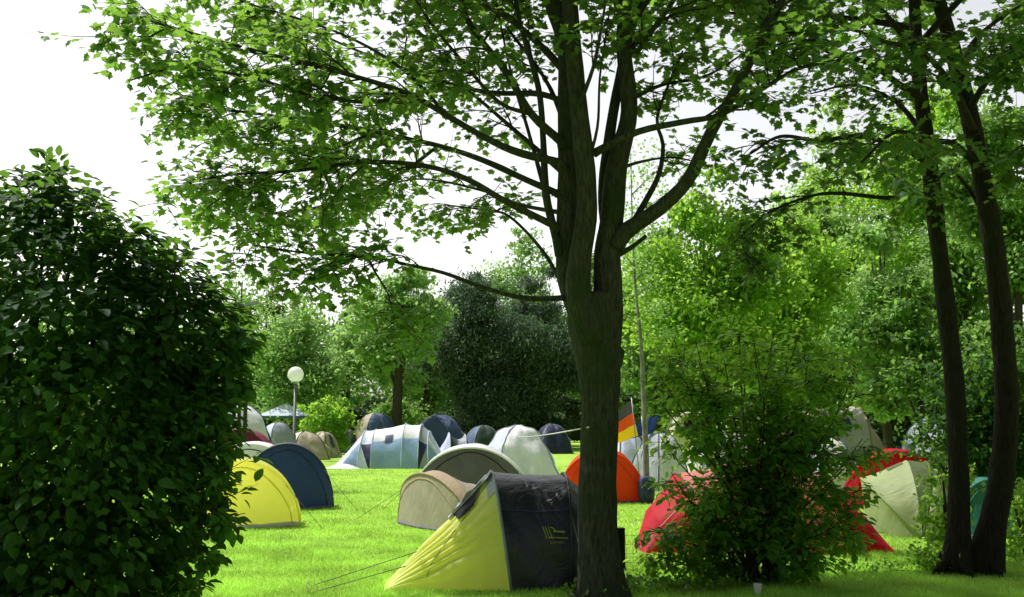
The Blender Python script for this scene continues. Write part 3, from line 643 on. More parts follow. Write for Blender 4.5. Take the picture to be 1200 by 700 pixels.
# 1. lime and charcoal tunnel tent in front
def lime_tent():
    t = Tent('lime and charcoal tent with a bright lime porch beside the maple trunk', Vector((X(596, 10.75), 10.75, 0)), math.radians(4), 'pop-up tents pitched on the field')
    W = 1.55; f0 = arch(-1.28, .55, .03, 0, 1, -.42); f1 = arch(-.02, W, 1.12, -.16, .72); f2 = arch(.58, W*.98, 1.10, .02, .72); f3 = arch(.84, W*.86, .92, .0, .75); f4 = arch(1.05, W*.45, .03, 0, 1)
    t.fold[(id(f0), id(f1))] = .034
    t.panel('porch_panel', f0, f1, 'lime', .10, .02, 34, 120)
    t.panel('flysheet', f1, f2, 'charcoal', .02, .02, 16, 40); t.panel('rear_panel', f2, f3, 'charcoal', .02, .015); t.panel('rear_panel', f3, f4, 'charcoal', -.08, .015)
    t.sleeve(f1, 'steel', .016); t.sleeve(f2, 'charcoal', .014)
    t.seam('hem_seam', f1, f2, 'dusk', [(i/12, PI*.795) for i in range(13)], .004, .02, .02)
    t.seam('door_zip', f0, f1, 'green', [(.35+.6*i/14, PI*(.93-.35*(i/14)**.6)) for i in range(15)], .004, .10, .02)
    # dark porch vent under a pale hood
    t.patch('vent', f0, f1, 'vent_dark', ((.66, .62), (.80, .90)), (PI*.66, PI*.52), .10, .02, .03)
    S2 = t.surf(f0, f1, .10, .05, .02); m = MB()
    m.grid(lambda a, b: S2(.58+.41*a+.02*b, PI*(.37+(.13+.06*a)*b+.02*math.sin(a*9)))+Vector((-.03*b, -.06*b, .05*b*math.sin(PI*a)+.012*math.sin(a*23+b*4))), 0, 1, 0, 1, 26, 10); m.build('vent_hood', FB['steel'], t.root)
    t.patch('hoop_band', f0, f1, 'steel', ((.92, .95), (1.0, 1.0)), (PI*.70, PI*.36), .10, .02, .01)
    # maker's mark: four slanted strokes and a word, pale yellow green
    m = MB(); ST = t.surf(f1, f2, .02, .02, .01)
    x0 = .36
    lm = plain('logo_print', (.34, .42, .05), .6)
    def strip(u0, v0, u1, v1, w):
        q = [(u0, v0), (u1, v1)]; a = ST(u0, v0); b = ST(u1, v1); dz = Vector((0, 0, w/2)); dx = Vector((w/2, 0, 0)); dd = dz if abs(a.x-b.x) > abs(a.z-b.z) else dx
        n = Vector((0, -.006, 0)); m.add([a-dd+n, b-dd+n, b+dd+n, a+dd+n], [(0, 1, 2, 3)])
    T0 = PI*.893; k0 = .58
    for k in range(3): strip(k0+.04*k, T0-.04*PI, k0+.05+.04*k, T0, .008)
    strip(k0+.15, T0-.024*PI, k0+.32, T0-.021*PI, .016); strip(k0+.07, T0-.005*PI, k0+.36, T0-.002*PI, .010); strip(k0+.11, T0-.038*PI, k0+.18, T0-.029*PI, .010)
    m.build('logo', lm, t.root, smooth=False)
    cu = bpy.data.curves.new('logo_word', 'FONT'); cu.body = 'OUTWELL'; cu.size = .030; cu.extrude = .001; cu.space_character = 1.05
    tmp = bpy.data.objects.new('tmp', cu); C.objects.link(tmp); bpy.context.view_layer.update()
    me = bpy.data.meshes.new_from_object(tmp); bpy.data.objects.remove(tmp)
    o = link('logo_word', me, t.root, [lm]); p = ST(k0+.09, T0+.013*PI); o.location = p+Vector((0, -.018, -.0)); o.rotation_euler = (PI/2-.12, 0, 0)
    t.guy((-1.05, -.5, .22), (-2.0, -.75, 0)); t.guy((-.9, -.3, .35), (-2.05, -.35, 0)); t.guy(f2(PI*.8), (.7, -1.3, 0))
lime_tent()

# 2 khaki pop-up behind it, seen obliquely
popup('khaki pop-up tent with a tan rim directly behind the lime tent', 514, 15.8, 1.15, .87, math.radians(-146), 'khaki', 'khaki', 'tan', hf=.38)
# 3 grey pop-up
popup('grey pop-up tent with a sunlit white roof behind the khaki tent', 553, 19.6, 1.15, 1.2, math.radians(-92), 'white', 'grey', 'white', hf=.4, front=20)
# yellow, blue, white, green
popup('bright yellow pop-up tent beside the dark bush', 289, 15.9, .88, 1.07, math.radians(-84), 'yellow', 'yellow', 'yellow', hf=.42, ground='offwhite')
popup('blue pop-up tent with a navy rim behind the yellow tent', 338, 19.0, .88, 1.24, math.radians(-80), 'navy', 'blue', 'navy', hf=.36, front=14)
popup('white pop-up tent half hidden between the yellow and blue tents', 300, 20.8, 1.15, 1.22, math.radians(-95), 'white', 'white', 'white', hf=.4)
popup('burgundy pop-up tent behind the white one', 288, 25, 1.05, 1.42, math.radians(-110), 'burgundy', 'burgundy', 'burgundy', hf=.4, front=10)
popup('pale green pop-up tent left of the two dark trunks', 1062, 15.2, 1.05, 1.06, math.radians(-14), 'green', 'green', 'olive', hf=.8, front=14, bulge=.17)
popup('red pop-up tent behind the pale green tent', 1047, 19, 1.0, 1.12, math.radians(-100), 'red', 'red', 'red', hf=.45)
popup('orange dome tent just right of the maple trunk', 704, 20.4, .88, 1.1, math.radians(-93), 'orange', 'orange', 'orange', hf=.4, front=22)
popup('teal tent glimpsed between the two dark trunks', 1146, 14.6, .5, .85, math.radians(-90), 'teal', 'teal', 'teal', hf=.4)
popup('small white tent between the beige dome and the dark green dome', 393, 52, .75, .95, math.radians(-90), 'white', 'white', 'silver', hf=.3)

# dome tents: square base, crossing poles
def dome(label, px, d, wid, dep, h, rz, mats, pole='steel', group='dome tents pitched on the field', win=None, e=2.7, amp=.04):
    t = Tent(label, Vector((X(px, d), d, 0)), rz, group)
    def R(th):
        c, s = abs(math.cos(th)), abs(math.sin(th)); k = (c**4+s**4)**-.25
        return Vector((math.cos(th)*k*wid/2, math.sin(th)*k*dep/2, 0))
    def S(rho, th, off=0):
        ridge = abs(math.sin(2*th))                       # 1 on the poles
        z = h*(1-rho**e)**.92 if rho < 1 else 0
        k = 1-.07*(1-ridge)*math.sin(PI*min(1, rho))
        p = R(th)*rho*k; p.z = z*(1-.02*(1-ridge)*math.sin(PI*rho))
        p += Vector((p.x, p.y, .3)).normalized()*((t.wr(p, amp) if rho < .97 else 0)+off); p.z = max(0, p.z); return p
    for i in range(4):
        m = MB(); a0 = PI/4+i*PI/2; m.grid(lambda u, v: S(u, v), .001, 1, a0, a0+PI/2, 18, 18)
        m.build('flysheet_panel', FB[mats[i % len(mats)]], t.root)
        m = MB(); m.tube([S(k/16, a0, .012) for k in range(1, 17)], .014, 6); m.build('pole_sleeve', FB[pole], t.root)
    for i in (win if win is not None else [3]):
        a0 = i*PI/2+PI/2; m = MB(); m.grid(lambda u, v: S(.45+.4*u, a0-.18+.36*v, .012), 0, 1, 0, 1, 5, 5); m.build('vent', FB['dusk'], t.root)
    m = MB(); n = 20; m.tube([S(1-.6*math.sin(PI*k/n), a0+.0-.38+.76*k/n, .01) for k in range(n+1)], .008, 5); m.build('door_zip', FB[pole], t.root)
    for sx, sy in ((-1, -1), (1, -1)): t.guy((sx*wid*.33, sy*dep*.33, h*.55), (sx*(wid*.5+.35), sy*(dep*.5+.35), 0), ROPE)
    return t
dome('silver and pale blue wrinkled dome tent behind the grey pop-up tent', 606, 25.5, 2.0, 2.0, 1.5, math.radians(20), ['silver', 'silver', 'white', 'silver'], e=2.7, amp=.08)
dome('blue and beige dome tent left of the straight tree trunk', 441, 50, 2.6, 2.4, 1.95, math.radians(30), ['beige', 'beige', 'slate', 'slate'])
dome('dark navy dome tent right of the straight tree trunk', 515, 51, 3.2, 2.6, 1.85, math.radians(10), ['dusk', 'dusk', 'slate', 'dusk'])
dome('small dark green dome tent beside the silver dome', 566, 42, 1.9, 1.7, 1.35, math.radians(25), ['darkgreen', 'slate'])
dome('deep blue dome tent alone in front of the caravan', 647, 48, 1.9, 1.8, 1.40, math.radians(15), ['blue', 'navy', 'navy', 'navy'])
dome('tall pale dome tent with dark edges behind the thin twin stems', 284, 31, 1.9, 2.2, 2.1, math.radians(35), ['silver', 'steel', 'white', 'dusk'], 'dusk')
dome('grey dome tent in front of the gazebo', 325, 39, 1.65, 1.6, 1.52, math.radians(40), ['steel', 'silver', 'steel', 'silver'])
dome('beige dome tent with a dark brown top left of the white family tent', 358, 41, 1.9, 1.9, 1.12, math.radians(30), ['beige', 'offwhite', 'beige', 'khaki'], 'brown')
dome('small beige dome tent right of the dark topped one', 380, 43, 1.2, 1.6, 1.1, math.radians(-20), ['tan', 'khaki', 'beige', 'khaki'], 'brown')
dome('small dark green dome tent at the left end of the family tent', 409, 49, 1.05, 1.4, 1.15, math.radians(10), ['darkgreen'], 'darkgreen')
dome('grey and white dome tent behind the orange dome', 728, 26.5, 1.5, 1.8, 1.35, math.radians(30), ['steel', 'white', 'silver', 'steel'], 'dusk')
dome('grey blue dome tent behind the red pop-up tent', 1092, 25, 1.5, 1.8, 1.68, math.radians(30), ['silver', 'steel', 'steel', 'silver'], 'slate')
dome('pale grey dome tent partly hidden by the shrub near the birch', 772, 24, 1.2, 1.4, 1.35, math.radians(30), ['white', 'steel'], 'dusk')
dome('cream and orange dome tent hidden behind the middle of the shrub', 925, 30, 1.8, 1.8, 1.6, math.radians(30), ['offwhite', 'tan', 'offwhite', 'orange'], 'tan')
dome('white dome tent hidden behind the left part of the shrub', 845, 29, 2.2, 1.8, 1.6, math.radians(10), ['white', 'offwhite'], 'slate')
dome('small white dome tent hidden behind the right part of the shrub', 972, 24, 1.2, 1.4, 1.2, math.radians(0), ['white', 'silver', 'offwhite'], 'slate')

# red tent behind the shrub
def red_tent():
    D = 13.4; t = Tent('wide red and pink tent with a low red porch behind the shrub', Vector((X(880, D), D, 0)), math.radians(3), 'dome tents pitched on the field')
    hs = [arch(-1.62, .7, .03, 0, 1, -.3), arch(-1.36, 1.3, .50, -.03), arch(-.98, 1.6, .95, -.05), arch(0, 1.8, 1.22), arch(.90, 1.6, .95, .05), arch(1.32, 1.4, .50, .04), arch(1.62, .8, .03, 0, 1, -.3)]
    for i, mt in enumerate(['red', 'red', 'pink', 'pink', 'red', 'red']):  # pink panels: sunlight on the red top, put into the colour
        t.panel(['porch_panel', 'flysheet', 'flysheet', 'flysheet', 'flysheet', 'porch_panel'][i], hs[i], hs[i+1], mt, .05, .03)
    for i in (2, 3, 4): t.sleeve(hs[i], 'burgundy', .014)
    t.seam('door_zip', hs[3], hs[4], 'burgundy', [(.1+.8*i/16, PI*(.95-.3*math.sin(PI*i/16))) for i in range(17)])
    t.guy(hs[2](PI*.75), (-2.0, -1.5, 0), ROPE); t.guy(hs[4](PI*.75), (1.6, -1.6, 0), ROPE); t.guy(hs[2](PI*.5), P(752, 532, 16)-t.root.location+Vector((0, 0, -P(752, 532, 16).z)), ROPE)
red_tent()

# white family tent, its shaded front coloured pale blue
def family_tent():
    D = 34.6; t = Tent('long white and pale blue family tent with dark side panels on the far lawn', Vector((X(462, D), D, 0)), math.radians(-2))
    h = [arch(-2.0, 1.9, .03, 0, 1), arch(-1.1, 2.1, 1.26, .12, 1), arch(-.62, 2.2, 1.30, 0, 1), arch(.42, 2.2, 1.50, 0, 1), arch(.98, 2.2, 1.48, 0, 1), arch(1.35, 2.1, 1.24, -.1, 1), arch(1.95, 1.7, .03, 0, 1)]
    nm = ['porch_panel', 'side_panel', 'flysheet', 'flysheet', 'side_panel', 'porch_panel']
    for i in range(6): t.panel(nm[i], h[i], h[i+1], ['white', 'silver', 'white', 'white', 'steel', 'silver'][i], .03, .02)
    for i in (1, 2, 3, 4, 5): t.sleeve(h[i], 'silver', .018)
    lo, hi = PI*.76, PI*.995
    for i in (0, 2, 3, 5): t.patch('shaded_wall', h[i], h[i+1], 'paleblue', ((.02 if i else .35, .0 if not i else .02), (.98, .98)) if i else ((.72, .25), (.98, .98)), (lo, hi), .03, .02, .012)  # pale blue patches paint the shade on the white front
    t.patch('mesh_panel', h[1], h[2], 'navy', ((.05, .85), (.97, .97)), (PI*.78, hi), .03, .02, .015)
    t.patch('mesh_panel', h[4], h[5], 'navy', ((.03, .03), (.95, .15)), (PI*.78, hi), .03, .02, .015)
    t.patch('window', h[2], h[3], 'dusk', ((.42, .42), (.68, .68)), (PI*.70, PI*.79), .03, .02, .02)
    m = MB(); a = Vector((-2.05, -.9, .02)); m.grid(lambda u, v: Vector((-2.15+1.2*u, -1.05-.3*v+.1*math.sin(6*u), .16*(1-v)*math.sin(PI*u)+.01)), 0, 1, 0, 1, 12, 5); m.build('mud_skirt', FB['white'], t.root)
    t.guy((-1.1, -.7, 1.0), (-2.0, -1.9, 0), ROPE); t.guy((1.3, -.7, 1.0), (2.1, -1.9, 0), ROPE)
family_tent()

# collapsed dark awning right of the family tent
t = Tent('sagging grey tent right of the white family tent', Vector((X(531, 35), 35, 0)), math.radians(10))
hs = [arch(-.55, 1.2, .5, 0, 1), arch(-.15, 1.4, 1.18, 0, 1), arch(.15, 1.4, .95, 0, 1), arch(.42, 1.2, 1.12, 0, 1), arch(.9, .8, .1, 0, 1)]
for i in range(4): t.panel('flysheet', hs[i], hs[i+1], ['silver', 'darkgreen', 'steel', 'darkgreen'][i], .07, .05)
for i in (1, 3): t.sleeve(hs[i], 'silver', .015)
t.guy((-.15, -.6, .9), (-.9, -1.4, 0), ROPE)

# beige awning tent behind the shrub's right side
t = Tent('tan family tent with a cream roof behind the red pop-up tent', Vector((X(990, 31), 31, 0)), math.radians(5))
hs = [arch(-1.3, 2.0, 1.6, -.1, .6), arch(-1.0, 2.4, 2.0, 0, .6), arch(.3, 2.4, 2.05, 0, .6), arch(.75, 2.2, 1.3, 0, .7), arch(1.05, 1.8, .05, 0, 1)]
for i in range(4): t.panel('flysheet', hs[i], hs[i+1], ['tan', 'offwhite', 'beige', 'tan'][i], .03, .03)
t.panel('rear_panel', arch(-1.6, 1.4, .05, 0, 1), hs[0], 'beige', .03)
for i in (1, 2): t.sleeve(hs[i], 'tan', .02)
t.patch('window', hs[1], hs[2], 'dusk', ((.2, .2), (.6, .6)), (PI*.72, PI*.82), .03, .03, .02)
t.guy((-1, -1, 1.6), (-1.8, -2, 0), ROPE)

# ------------------------------------------------------------------ gazebo
def gazebo():
    d = 50; s = d/F; r = empty('gazebo', Vector((X(335, d), d, 0)), math.radians(8), 'pale blue gazebo with thin posts at the far left of the field', 'gazebo')
    w = 1.22; ez = 1.8; tz = 2.45
    for sx in (-1, 1):
        for sy in (-1, 1):
            m = MB(); m.tube([Vector((sx*w, sy*w, 0)), Vector((sx*w, sy*w, ez))], .025, 8); m.build('post', FB['silver'], r)
    for k in range(4):
        a = Matrix.Rotation(k*PI/2, 3, 'Z'); m = MB()
        m.grid(lambda u, v: a @ Vector(((2*v-1)*w*1.04*(1-u), -w*1.04*(1-u), ez+(tz-ez)*(u**.85)-.03*math.sin(PI*u))), 0, .999, 0, 1, 8, 8); m.build('roof_panel', FB['silver'], r)
        m = MB(); m.grid(lambda u, v: a @ Vector(((2*v-1)*w*1.05, -w*1.05-.01*math.sin(v*20), ez-.12+.13*u)), 0, 1, 0, 1, 2, 20); m.build('valance', FB['slate'], r)
    m = MB(); m.grid(lambda u, v: Vector((-w+.03*math.sin(9*v), -w+.05+.7*v, .05+1.7*u)), 0, 1, 0, 1, 4, 10); m.build('side_curtain', FB['paleblue'], r)
    m = MB(); m.grid(lambda u, v: Vector((-w+.1+2.2*v, w+.02*math.sin(12*v), .05+.9*u)), 0, 1, 0, 1, 4, 14); m.build('back_curtain', FB['teal'], r)
gazebo()

# ------------------------------------------------------------------ caravans
GL = plain('dark_glass', (.02, .025, .03), .1); WP = plain('white_panel', (.75, .75, .73), .4, 0, 3); RUB = plain('rubber', (.02, .02, .02), .8); BEI = plain('cream_panel', (.60, .55, .42), .5, 0, 3)
def caravan(label, px, d, w, h, mat, z0=.45, rz=0):
    r = empty('caravan', Vector((X(px, d), d, 0)), rz, label, 'caravan', 'caravans parked behind the field')
    import bmesh
    prof = [(-w/2, .0), (-w/2-.02, h*.35), (-w/2+.28, h*.92), (-w/2+.6, h), (w/2-.5, h), (w/2-.2, h*.93), (w/2, h*.4), (w/2-.05, 0)]
    m = MB(); n = len(prof)
    vs = [(x, -1.05, z0+z) for x, z in prof]+[(x, 1.05, z0+z) for x, z in prof]
    m.add(vs, [tuple(range(n))[::-1], tuple(range(n, 2*n))]+[(i, (i+1) % n, n+(i+1) % n, n+i) for i in range(n)])
    o = m.build('body', mat, r, smooth=False); b = o.modifiers.new('bevel', 'BEVEL'); b.width = .08; b.segments = 3
    for x, ww in ((-w*.28, .8), (w*.05, .7), (w*.33, .5)):
        m = MB(); m.box((x, -1.06, z0+h*.62), (ww, .05, .5), 0, .02); m.build('window', GL, r)
    m = MB(); m.box((-.35, -1.065, z0+h*.45), (.05, .02, h*.8)); m.box((w*.19, -1.06, z0+.18), (.03, .03, .2)); m.build('door', MET, r)
    for y in (-.95, .95):
        m = MB(); m.tube([Vector((0, y-.09, .32)), Vector((0, y+.09, .32))], .32, 20); m.build('wheel', RUB, r)
    m = MB(); m.tube([Vector((-w/2, 0, z0)), Vector((-w/2-1.1, 0, z0))], .05, 8); m.tube([Vector((-w/2-1, 0, z0)), Vector((-w/2-1, 0, 0))], .035, 8); m.build('tow_bar', MET, r)
caravan('white caravan behind the trees left of the maple trunk', 625, 61, 4.2, 1.6, WP)
caravan('white caravan behind the shrub at the right', 985, 50, 4.6, 1.6, WP)
caravan('cream caravan behind the shrub near the birch', 838, 42, 4.0, 1.5, BEI)

# leaning trunks in front of the white caravan
def leaning():
    d = 57; root = empty('tree', Vector((X(605, d), d, 0)), 0, 'small tree with leaning dark stems in front of the white caravan', 'tree', 'trees behind the camping field'); m = MB()
    for l in ([(590, 525), (598, 500), (608, 478), (615, 440)], [(590, 525), (588, 495), (592, 465), (585, 430)], [(600, 525), (612, 500), (626, 485), (640, 450)], [(636, 528), (637, 500), (637, 460), (640, 420)]):
        a, b = cr([Vector((P(l[0][0], 500, d).x, d, -.05))]+[P(x, y, d) for x, y in l[1:]], [.16, .13, .1, .05], .3); m.tube(a, b, 8, .1)
    m.build('trunk', M['bgbark'], root, world=True)
    crown('crown', root, [(P(x, y, d).x, d, P(x, y, d).z, r, r*.7) for x, y, r in ((590, 425, 1.6), (620, 440, 1.5), (645, 430, 1.5), (610, 462, .5), (600, 400, 1.5))], 9000, .2, 'narrow', M['bg_dark'], .6, 5)
leaning()

# ------------------------------------------------------------------ globe lamp
def lamp():
    d = 40; s = d/F; c = P(346.5, 439, d); r = empty('street_lamp', Vector((c.x, d, 0)), 0, 'lamp post with a round white globe on the left of the field', 'lamp')
    m = MB(); m.tube([Vector((0, 0, -.02)), Vector((0, 0, 1.0)), Vector((0, 0, 1.02)), Vector((0, 0, c.z-.32))], [.085, .08, .06, .055], 14); m.tube([Vector((0, 0, 0)), Vector((0, 0, .12))], [.13, .12], 14); m.build('pole', plain('lamp_pole', (.22, .22, .20), .5, .3), r)
    m = MB(); m.tube([Vector((0, 0, c.z-.38)), Vector((0, 0, c.z-.30)), Vector((0, 0, c.z-.26))], [.075, .12, .13], 14); m.build('collar', MET, r)
    m = MB(); m.sphere((0, 0, c.z), .32, 20); gm, nt, N = nodes('opal_globe'); p = N('BsdfPrincipled'); p.inputs['Base Color'].default_value = (.93, .92, .9, 1); p.inputs['Roughness'].default_value = .25
    tr = N('BsdfTranslucent'); tr.inputs['Color'].default_value = (1, 1, 1, 1); ms = N('MixShader', i_Fac=.5); L(nt, p.outputs[0], ms.inputs[1]); L(nt, tr.outputs[0], ms.inputs[2]); o = N('OutputMaterial'); L(nt, ms.outputs[0], o.inputs[0])
    m.build('globe', gm, r)
lamp()

# ------------------------------------------------------------------ flags
def flag():
    d = 22.5; r = empty('flag', Vector((P(747, 500, d).x, d, 0)), 0, 'black red and gold striped flag on a thin pole beside the birch', 'flag')
    l = r.location; tp = P(739, 466, d)-l
    m = MB(); m.tube([Vector((.06, 0, 0)), Vector((tp.x+.02, 0, tp.z))], .012, 8); m.build('pole', MET, r)
    q = [P(740, 471, d)-l, P(748, 512, d)-l, P(700, 497, d)-l, P(703, 524, d)-l]
    def S(u, v):
        a = q[0].lerp(q[1], v); b = q[2].lerp(q[3], v); p = a.lerp(b, u); p.y += .06*math.sin(u*7+v*2); p.z += .02*math.sin(u*9+1); return p
    m = MB()
    for k in range(3): m.grid(S, 0, 1, k/3, (k+1)/3, 18, 4, k)
    m.build('cloth', [fabric('flag_black', (.10, .10, .11), .25, .7, .2), fabric('flag_red', (.75, .06, .01), .45, .7, .2, (.85, .12, .02)), fabric('flag_gold', (.85, .50, .01), .5, .7, .2, (.95, .65, .02))], r)
    d = 24; r = empty('banner', Vector((P(756, 500, d).x, d, 0)), 0, 'dark blue cloth banner hanging behind the birch trunk', 'banner'); l = r.location
    tp = P(752, 488, d)-l; m = MB(); m.tube([Vector((0, .02, 0)), Vector((tp.x, .02, tp.z))], .012, 8); m.build('pole', MET, r)
    q = [P(750, 492, d)-l, P(737, 515, d)-l, P(773, 487, d)-l, P(765, 508, d)-l]
    m = MB(); m.grid(lambda u, v: q[0].lerp(q[2], u).lerp(q[1].lerp(q[3], u), v)+Vector((0, .04*math.sin(u*8), 0)), 0, 1, 0, 1, 14, 8); m.build('cloth', FB['blue'], r)
flag()

# ------------------------------------------------------------------ small things
def post():
    b = G(727, 668); r = empty('fence_post', b, math.radians(12), 'dark square wooden post beside the foot of the maple trunk', 'post')
    m = MB(); m.box((0, 0, .20), (.095, .095, .50), 0, .008); m.build('shaft', M['bark2'], r); m = MB(); m.box((0, 0, .455), (.10, .10, .02), 0, .006); m.build('cap', M['bark2'], r)
    m = MB()
    for k in range(4):
        z = .08+.1*k; m.tube([Vector((.04, 0, z)), Vector((.35, .05, z-.015)), Vector((.75, .1, z+.02))], .002, 4)
    for k in range(8): m.tube([Vector((.08+.085*k, .01*k, .06)), Vector((.06+.085*k, .01*k, .39))], .0015, 4)
    m.build('wire_mesh', DROPE, r)
post()
def tap():
    b = G(908, 688); r = empty('water_tap', b, 0, 'small grey standpipe box on thin pipes at the foot of the shrub', 'standpipe'); s = b.y/F
    m = MB(); m.tube([Vector((.055, 0, -.02)), Vector((.055, 0, .30))], .013, 10); m.tube([Vector((.055, 0, .13)), Vector((.055, 0, .15))], .02, 10); m.tube([Vector((.055, 0, .0)), Vector((.055, 0, .025))], .026, 10); m.build('pipe', MET, r)
    m = MB(); m.box((.0, .03, .22), (.03, .03, .5), 0, .004); m.build('stake', M['bark2'], r)
    m = MB(); m.box((.06, -.01, .355), (.085, .07, .11), 0, .022); m.build('box', MET, r)
    m = MB(); m.tube([Vector((.06, -.05, .34)), Vector((.06, -.09, .335)), Vector((.06, -.10, .30))], .009, 8); m.build('spout', MET, r)
    b = G(888, 697); r = empty('cup', b, 0, 'white plastic cup on the grass left of the standpipe', 'cup')
    m = MB(); wp = plain('white_plastic', (.8, .8, .8), .3)
    m.tube([Vector((0, 0, .002)), Vector((0, 0, .10))], [.03, .042], 20, cap=False); m.grid(lambda u, v: Vector((.03*u*math.cos(v), .03*u*math.sin(v), .004)), .01, 1, 0, 2*PI, 2, 20); m.build('body', wp, r)
    m = MB(); m.tube([Vector((.042*math.cos(a*PI/12), .042*math.sin(a*PI/12), .1)) for a in range(25)], .003, 6); m.build('rim', wp, r)
tap()
# red bag and turquoise towel glimpsed through the bush
def bag():
    r = empty('bag', G(184, 622), 0, 'crimson bag on the grass glimpsed through the dark bush', 'bag'); m = MB()
    m.sphere((0, 0, .15), .2, 12, .75); m.build('body', FB['red'], r); m = MB(); m.tube([Vector((.12*math.cos(a), 0, .27+.1*math.sin(a))) for a in [PI*i/10 for i in range(11)]], .012, 6); m.build('handle', FB['burgundy'], r)
bag()
def backpack():
    b = Vector((X(756, 20), 20, 0)); r = empty('backpack', b, math.radians(20), 'dark backpack leaning beside the orange tent near the birch', 'backpack')
    m = MB(); m.grid(lambda u, v: Vector((.17*math.copysign(abs(math.cos(v))**.6, math.cos(v))*math.sin(u)**.35, .11*math.copysign(abs(math.sin(v))**.6, math.sin(v))*math.sin(u)**.35, .27-.27*math.cos(u))), .001, PI-.001, 0, 2*PI, 14, 24); m.build('body', FB['dusk'], r)
    m = MB(); m.grid(lambda u, v: Vector((.11*math.cos(v)*math.sin(u)**.4, -.11+.06*math.sin(v)*math.sin(u)**.4, .18-.1*math.cos(u))), .001, PI-.001, 0, 2*PI, 10, 16); m.build('front_pocket', FB['navy'], r)
    for sx in (-.08, .08):
        m = MB(); m.tube([Vector((sx, .10, .46)), Vector((sx, .17, .36)), Vector((sx, .15, .2)), Vector((sx, .10, .08))], .014, 6); m.build('strap', FB['charcoal'], r)
backpack()
# fallen twig
r = empty('fallen_branch', G(215, 692), 0, 'dry brown twig lying on the lawn under the dark bush', 'twig'); l = r.location; m = MB()
a, b = cr([G(185, 684)+Vector((0, 0, .03)), G(205, 690)+Vector((0, 0, .05)), G(225, 692)+Vector((0, 0, .03)), G(243, 699)+Vector((0, 0, .02))], [.012, .01, .008, .004], .05); m.tube(a, b, 7, .2); m.build('stem', M['birch'], r, world=True)
m = MB(); m.tube([G(215, 692)+Vector((0, 0, .05)), G(222, 684)+Vector((0, 0, .1))], [.005, .002], 5); m.build('side_shoot', M['birch'], r, world=True)
# rope from the maple trunk to the silver dome
r = empty('rope', P(684, 501, 9.4), 0, 'pale washing line tied from the maple trunk to the silver dome tent', 'rope'); a = P(690, 501, 9.3); c = P(606, 512, 25); m = MB()
m.tube([a.lerp(c, i/20)+Vector((0, 0, -.03*math.sin(PI*i/20))) for i in range(21)], .008, 6); m.build('line', ROPE, r, world=True)

# ------------------------------------------------------------------ ground and grass
def ground():
    m, nt, N = nodes('lawn'); tc = N('TexCoord')
    n1 = N('TexNoise', i_Scale=.35, i_Detail=5.0); n2 = N('TexNoise', i_Scale=9.0, i_Detail=8.0, i_Roughness=.8); n3 = N('TexNoise', i_Scale=60.0, i_Detail=4.0)
    for n in (n1, n2, n3): L(nt, tc.outputs['Object'], n.inputs['Vector'])
    c = ramp(nt, n1.outputs['Fac'], [(.35, (.30, .53, .07)), (.65, (.45, .69, .11))])
    c2 = ramp(nt, n2.outputs['Fac'], [(.3, (.55, .6, .4)), (.7, (1.15, 1.1, 1.2))])
    mx = N('MixRGB', blend_type='MULTIPLY', i_Fac=.75); L(nt, c, mx.inputs[1]); L(nt, c2, mx.inputs[2])
    p = N('BsdfPrincipled'); p.inputs['Roughness'].default_value = .85; p.inputs['Specular IOR Level'].default_value = .1; L(nt, mx.outputs[0], p.inputs['Base Color'])
    ad = N('Math', operation='ADD'); L(nt, n2.outputs['Fac'], ad.inputs[0]); L(nt, n3.outputs['Fac'], ad.inputs[1])
    bp = N('Bump', i_Strength=.6, i_Distance=.05); L(nt, ad.outputs[0], bp.inputs['Height']); L(nt, bp.outputs[0], p.inputs['Normal'])
    o = N('OutputMaterial'); L(nt, p.outputs[0], o.inputs[0])
    g = MB(); g.add([(-700, -60, 0), (700, -60, 0), (700, 1200, 0), (-700, 1200, 0)], [(0, 1, 2, 3)]); tag(g.build('ground', m, smooth=False), kind='structure')
ground()
def grass():
    n = 420000; u = rng.uniform(0, 1, n); d = 1/(1/7.6+(1/34-1/7.6)*u); x = rng.uniform(-.57, .57, n)*d
    h = rng.uniform(.02, .055, n)*(.8+.4*np.sin(x*1.7+d)**2); w = .0035*(d/9)**.9*rng.uniform(.7, 1.5, n)
    a = rng.uniform(0, 2*PI, n); ca, sa = np.cos(a)*w, np.sin(a)*w; lx, ly = rng.normal(0, .45, n)*h, rng.normal(0, .45, n)*h
    V = np.zeros((n, 3, 3), np.float32); V[:, 0] = np.column_stack([x-ca, d-sa, np.zeros(n)]); V[:, 1] = np.column_stack([x+ca, d+sa, np.zeros(n)]); V[:, 2] = np.column_stack([x+lx, d+ly, h])
    me = bpy.data.meshes.new('grass'); me.vertices.add(3*n); me.vertices.foreach_set('co', V.ravel()); me.loops.add(3*n); me.loops.foreach_set('vertex_index', np.arange(3*n, dtype=np.int32))
    me.polygons.add(n); me.polygons.foreach_set('loop_start', np.arange(0, 3*n, 3, dtype=np.int32)); me.polygons.foreach_set('loop_total', np.full(n, 3, np.int32)); me.update(calc_edges=True)
    gm = leaf_mat('grass_blade', [(.25, .46, .06), (.37, .61, .09), (.54, .76, .15)], (.58, .90, .13), .42, .55, .2)
    tag(link('grass', me, None, [gm]), 'short bright green mown grass of the camping field', 'grass', kind='stuff')
grass()
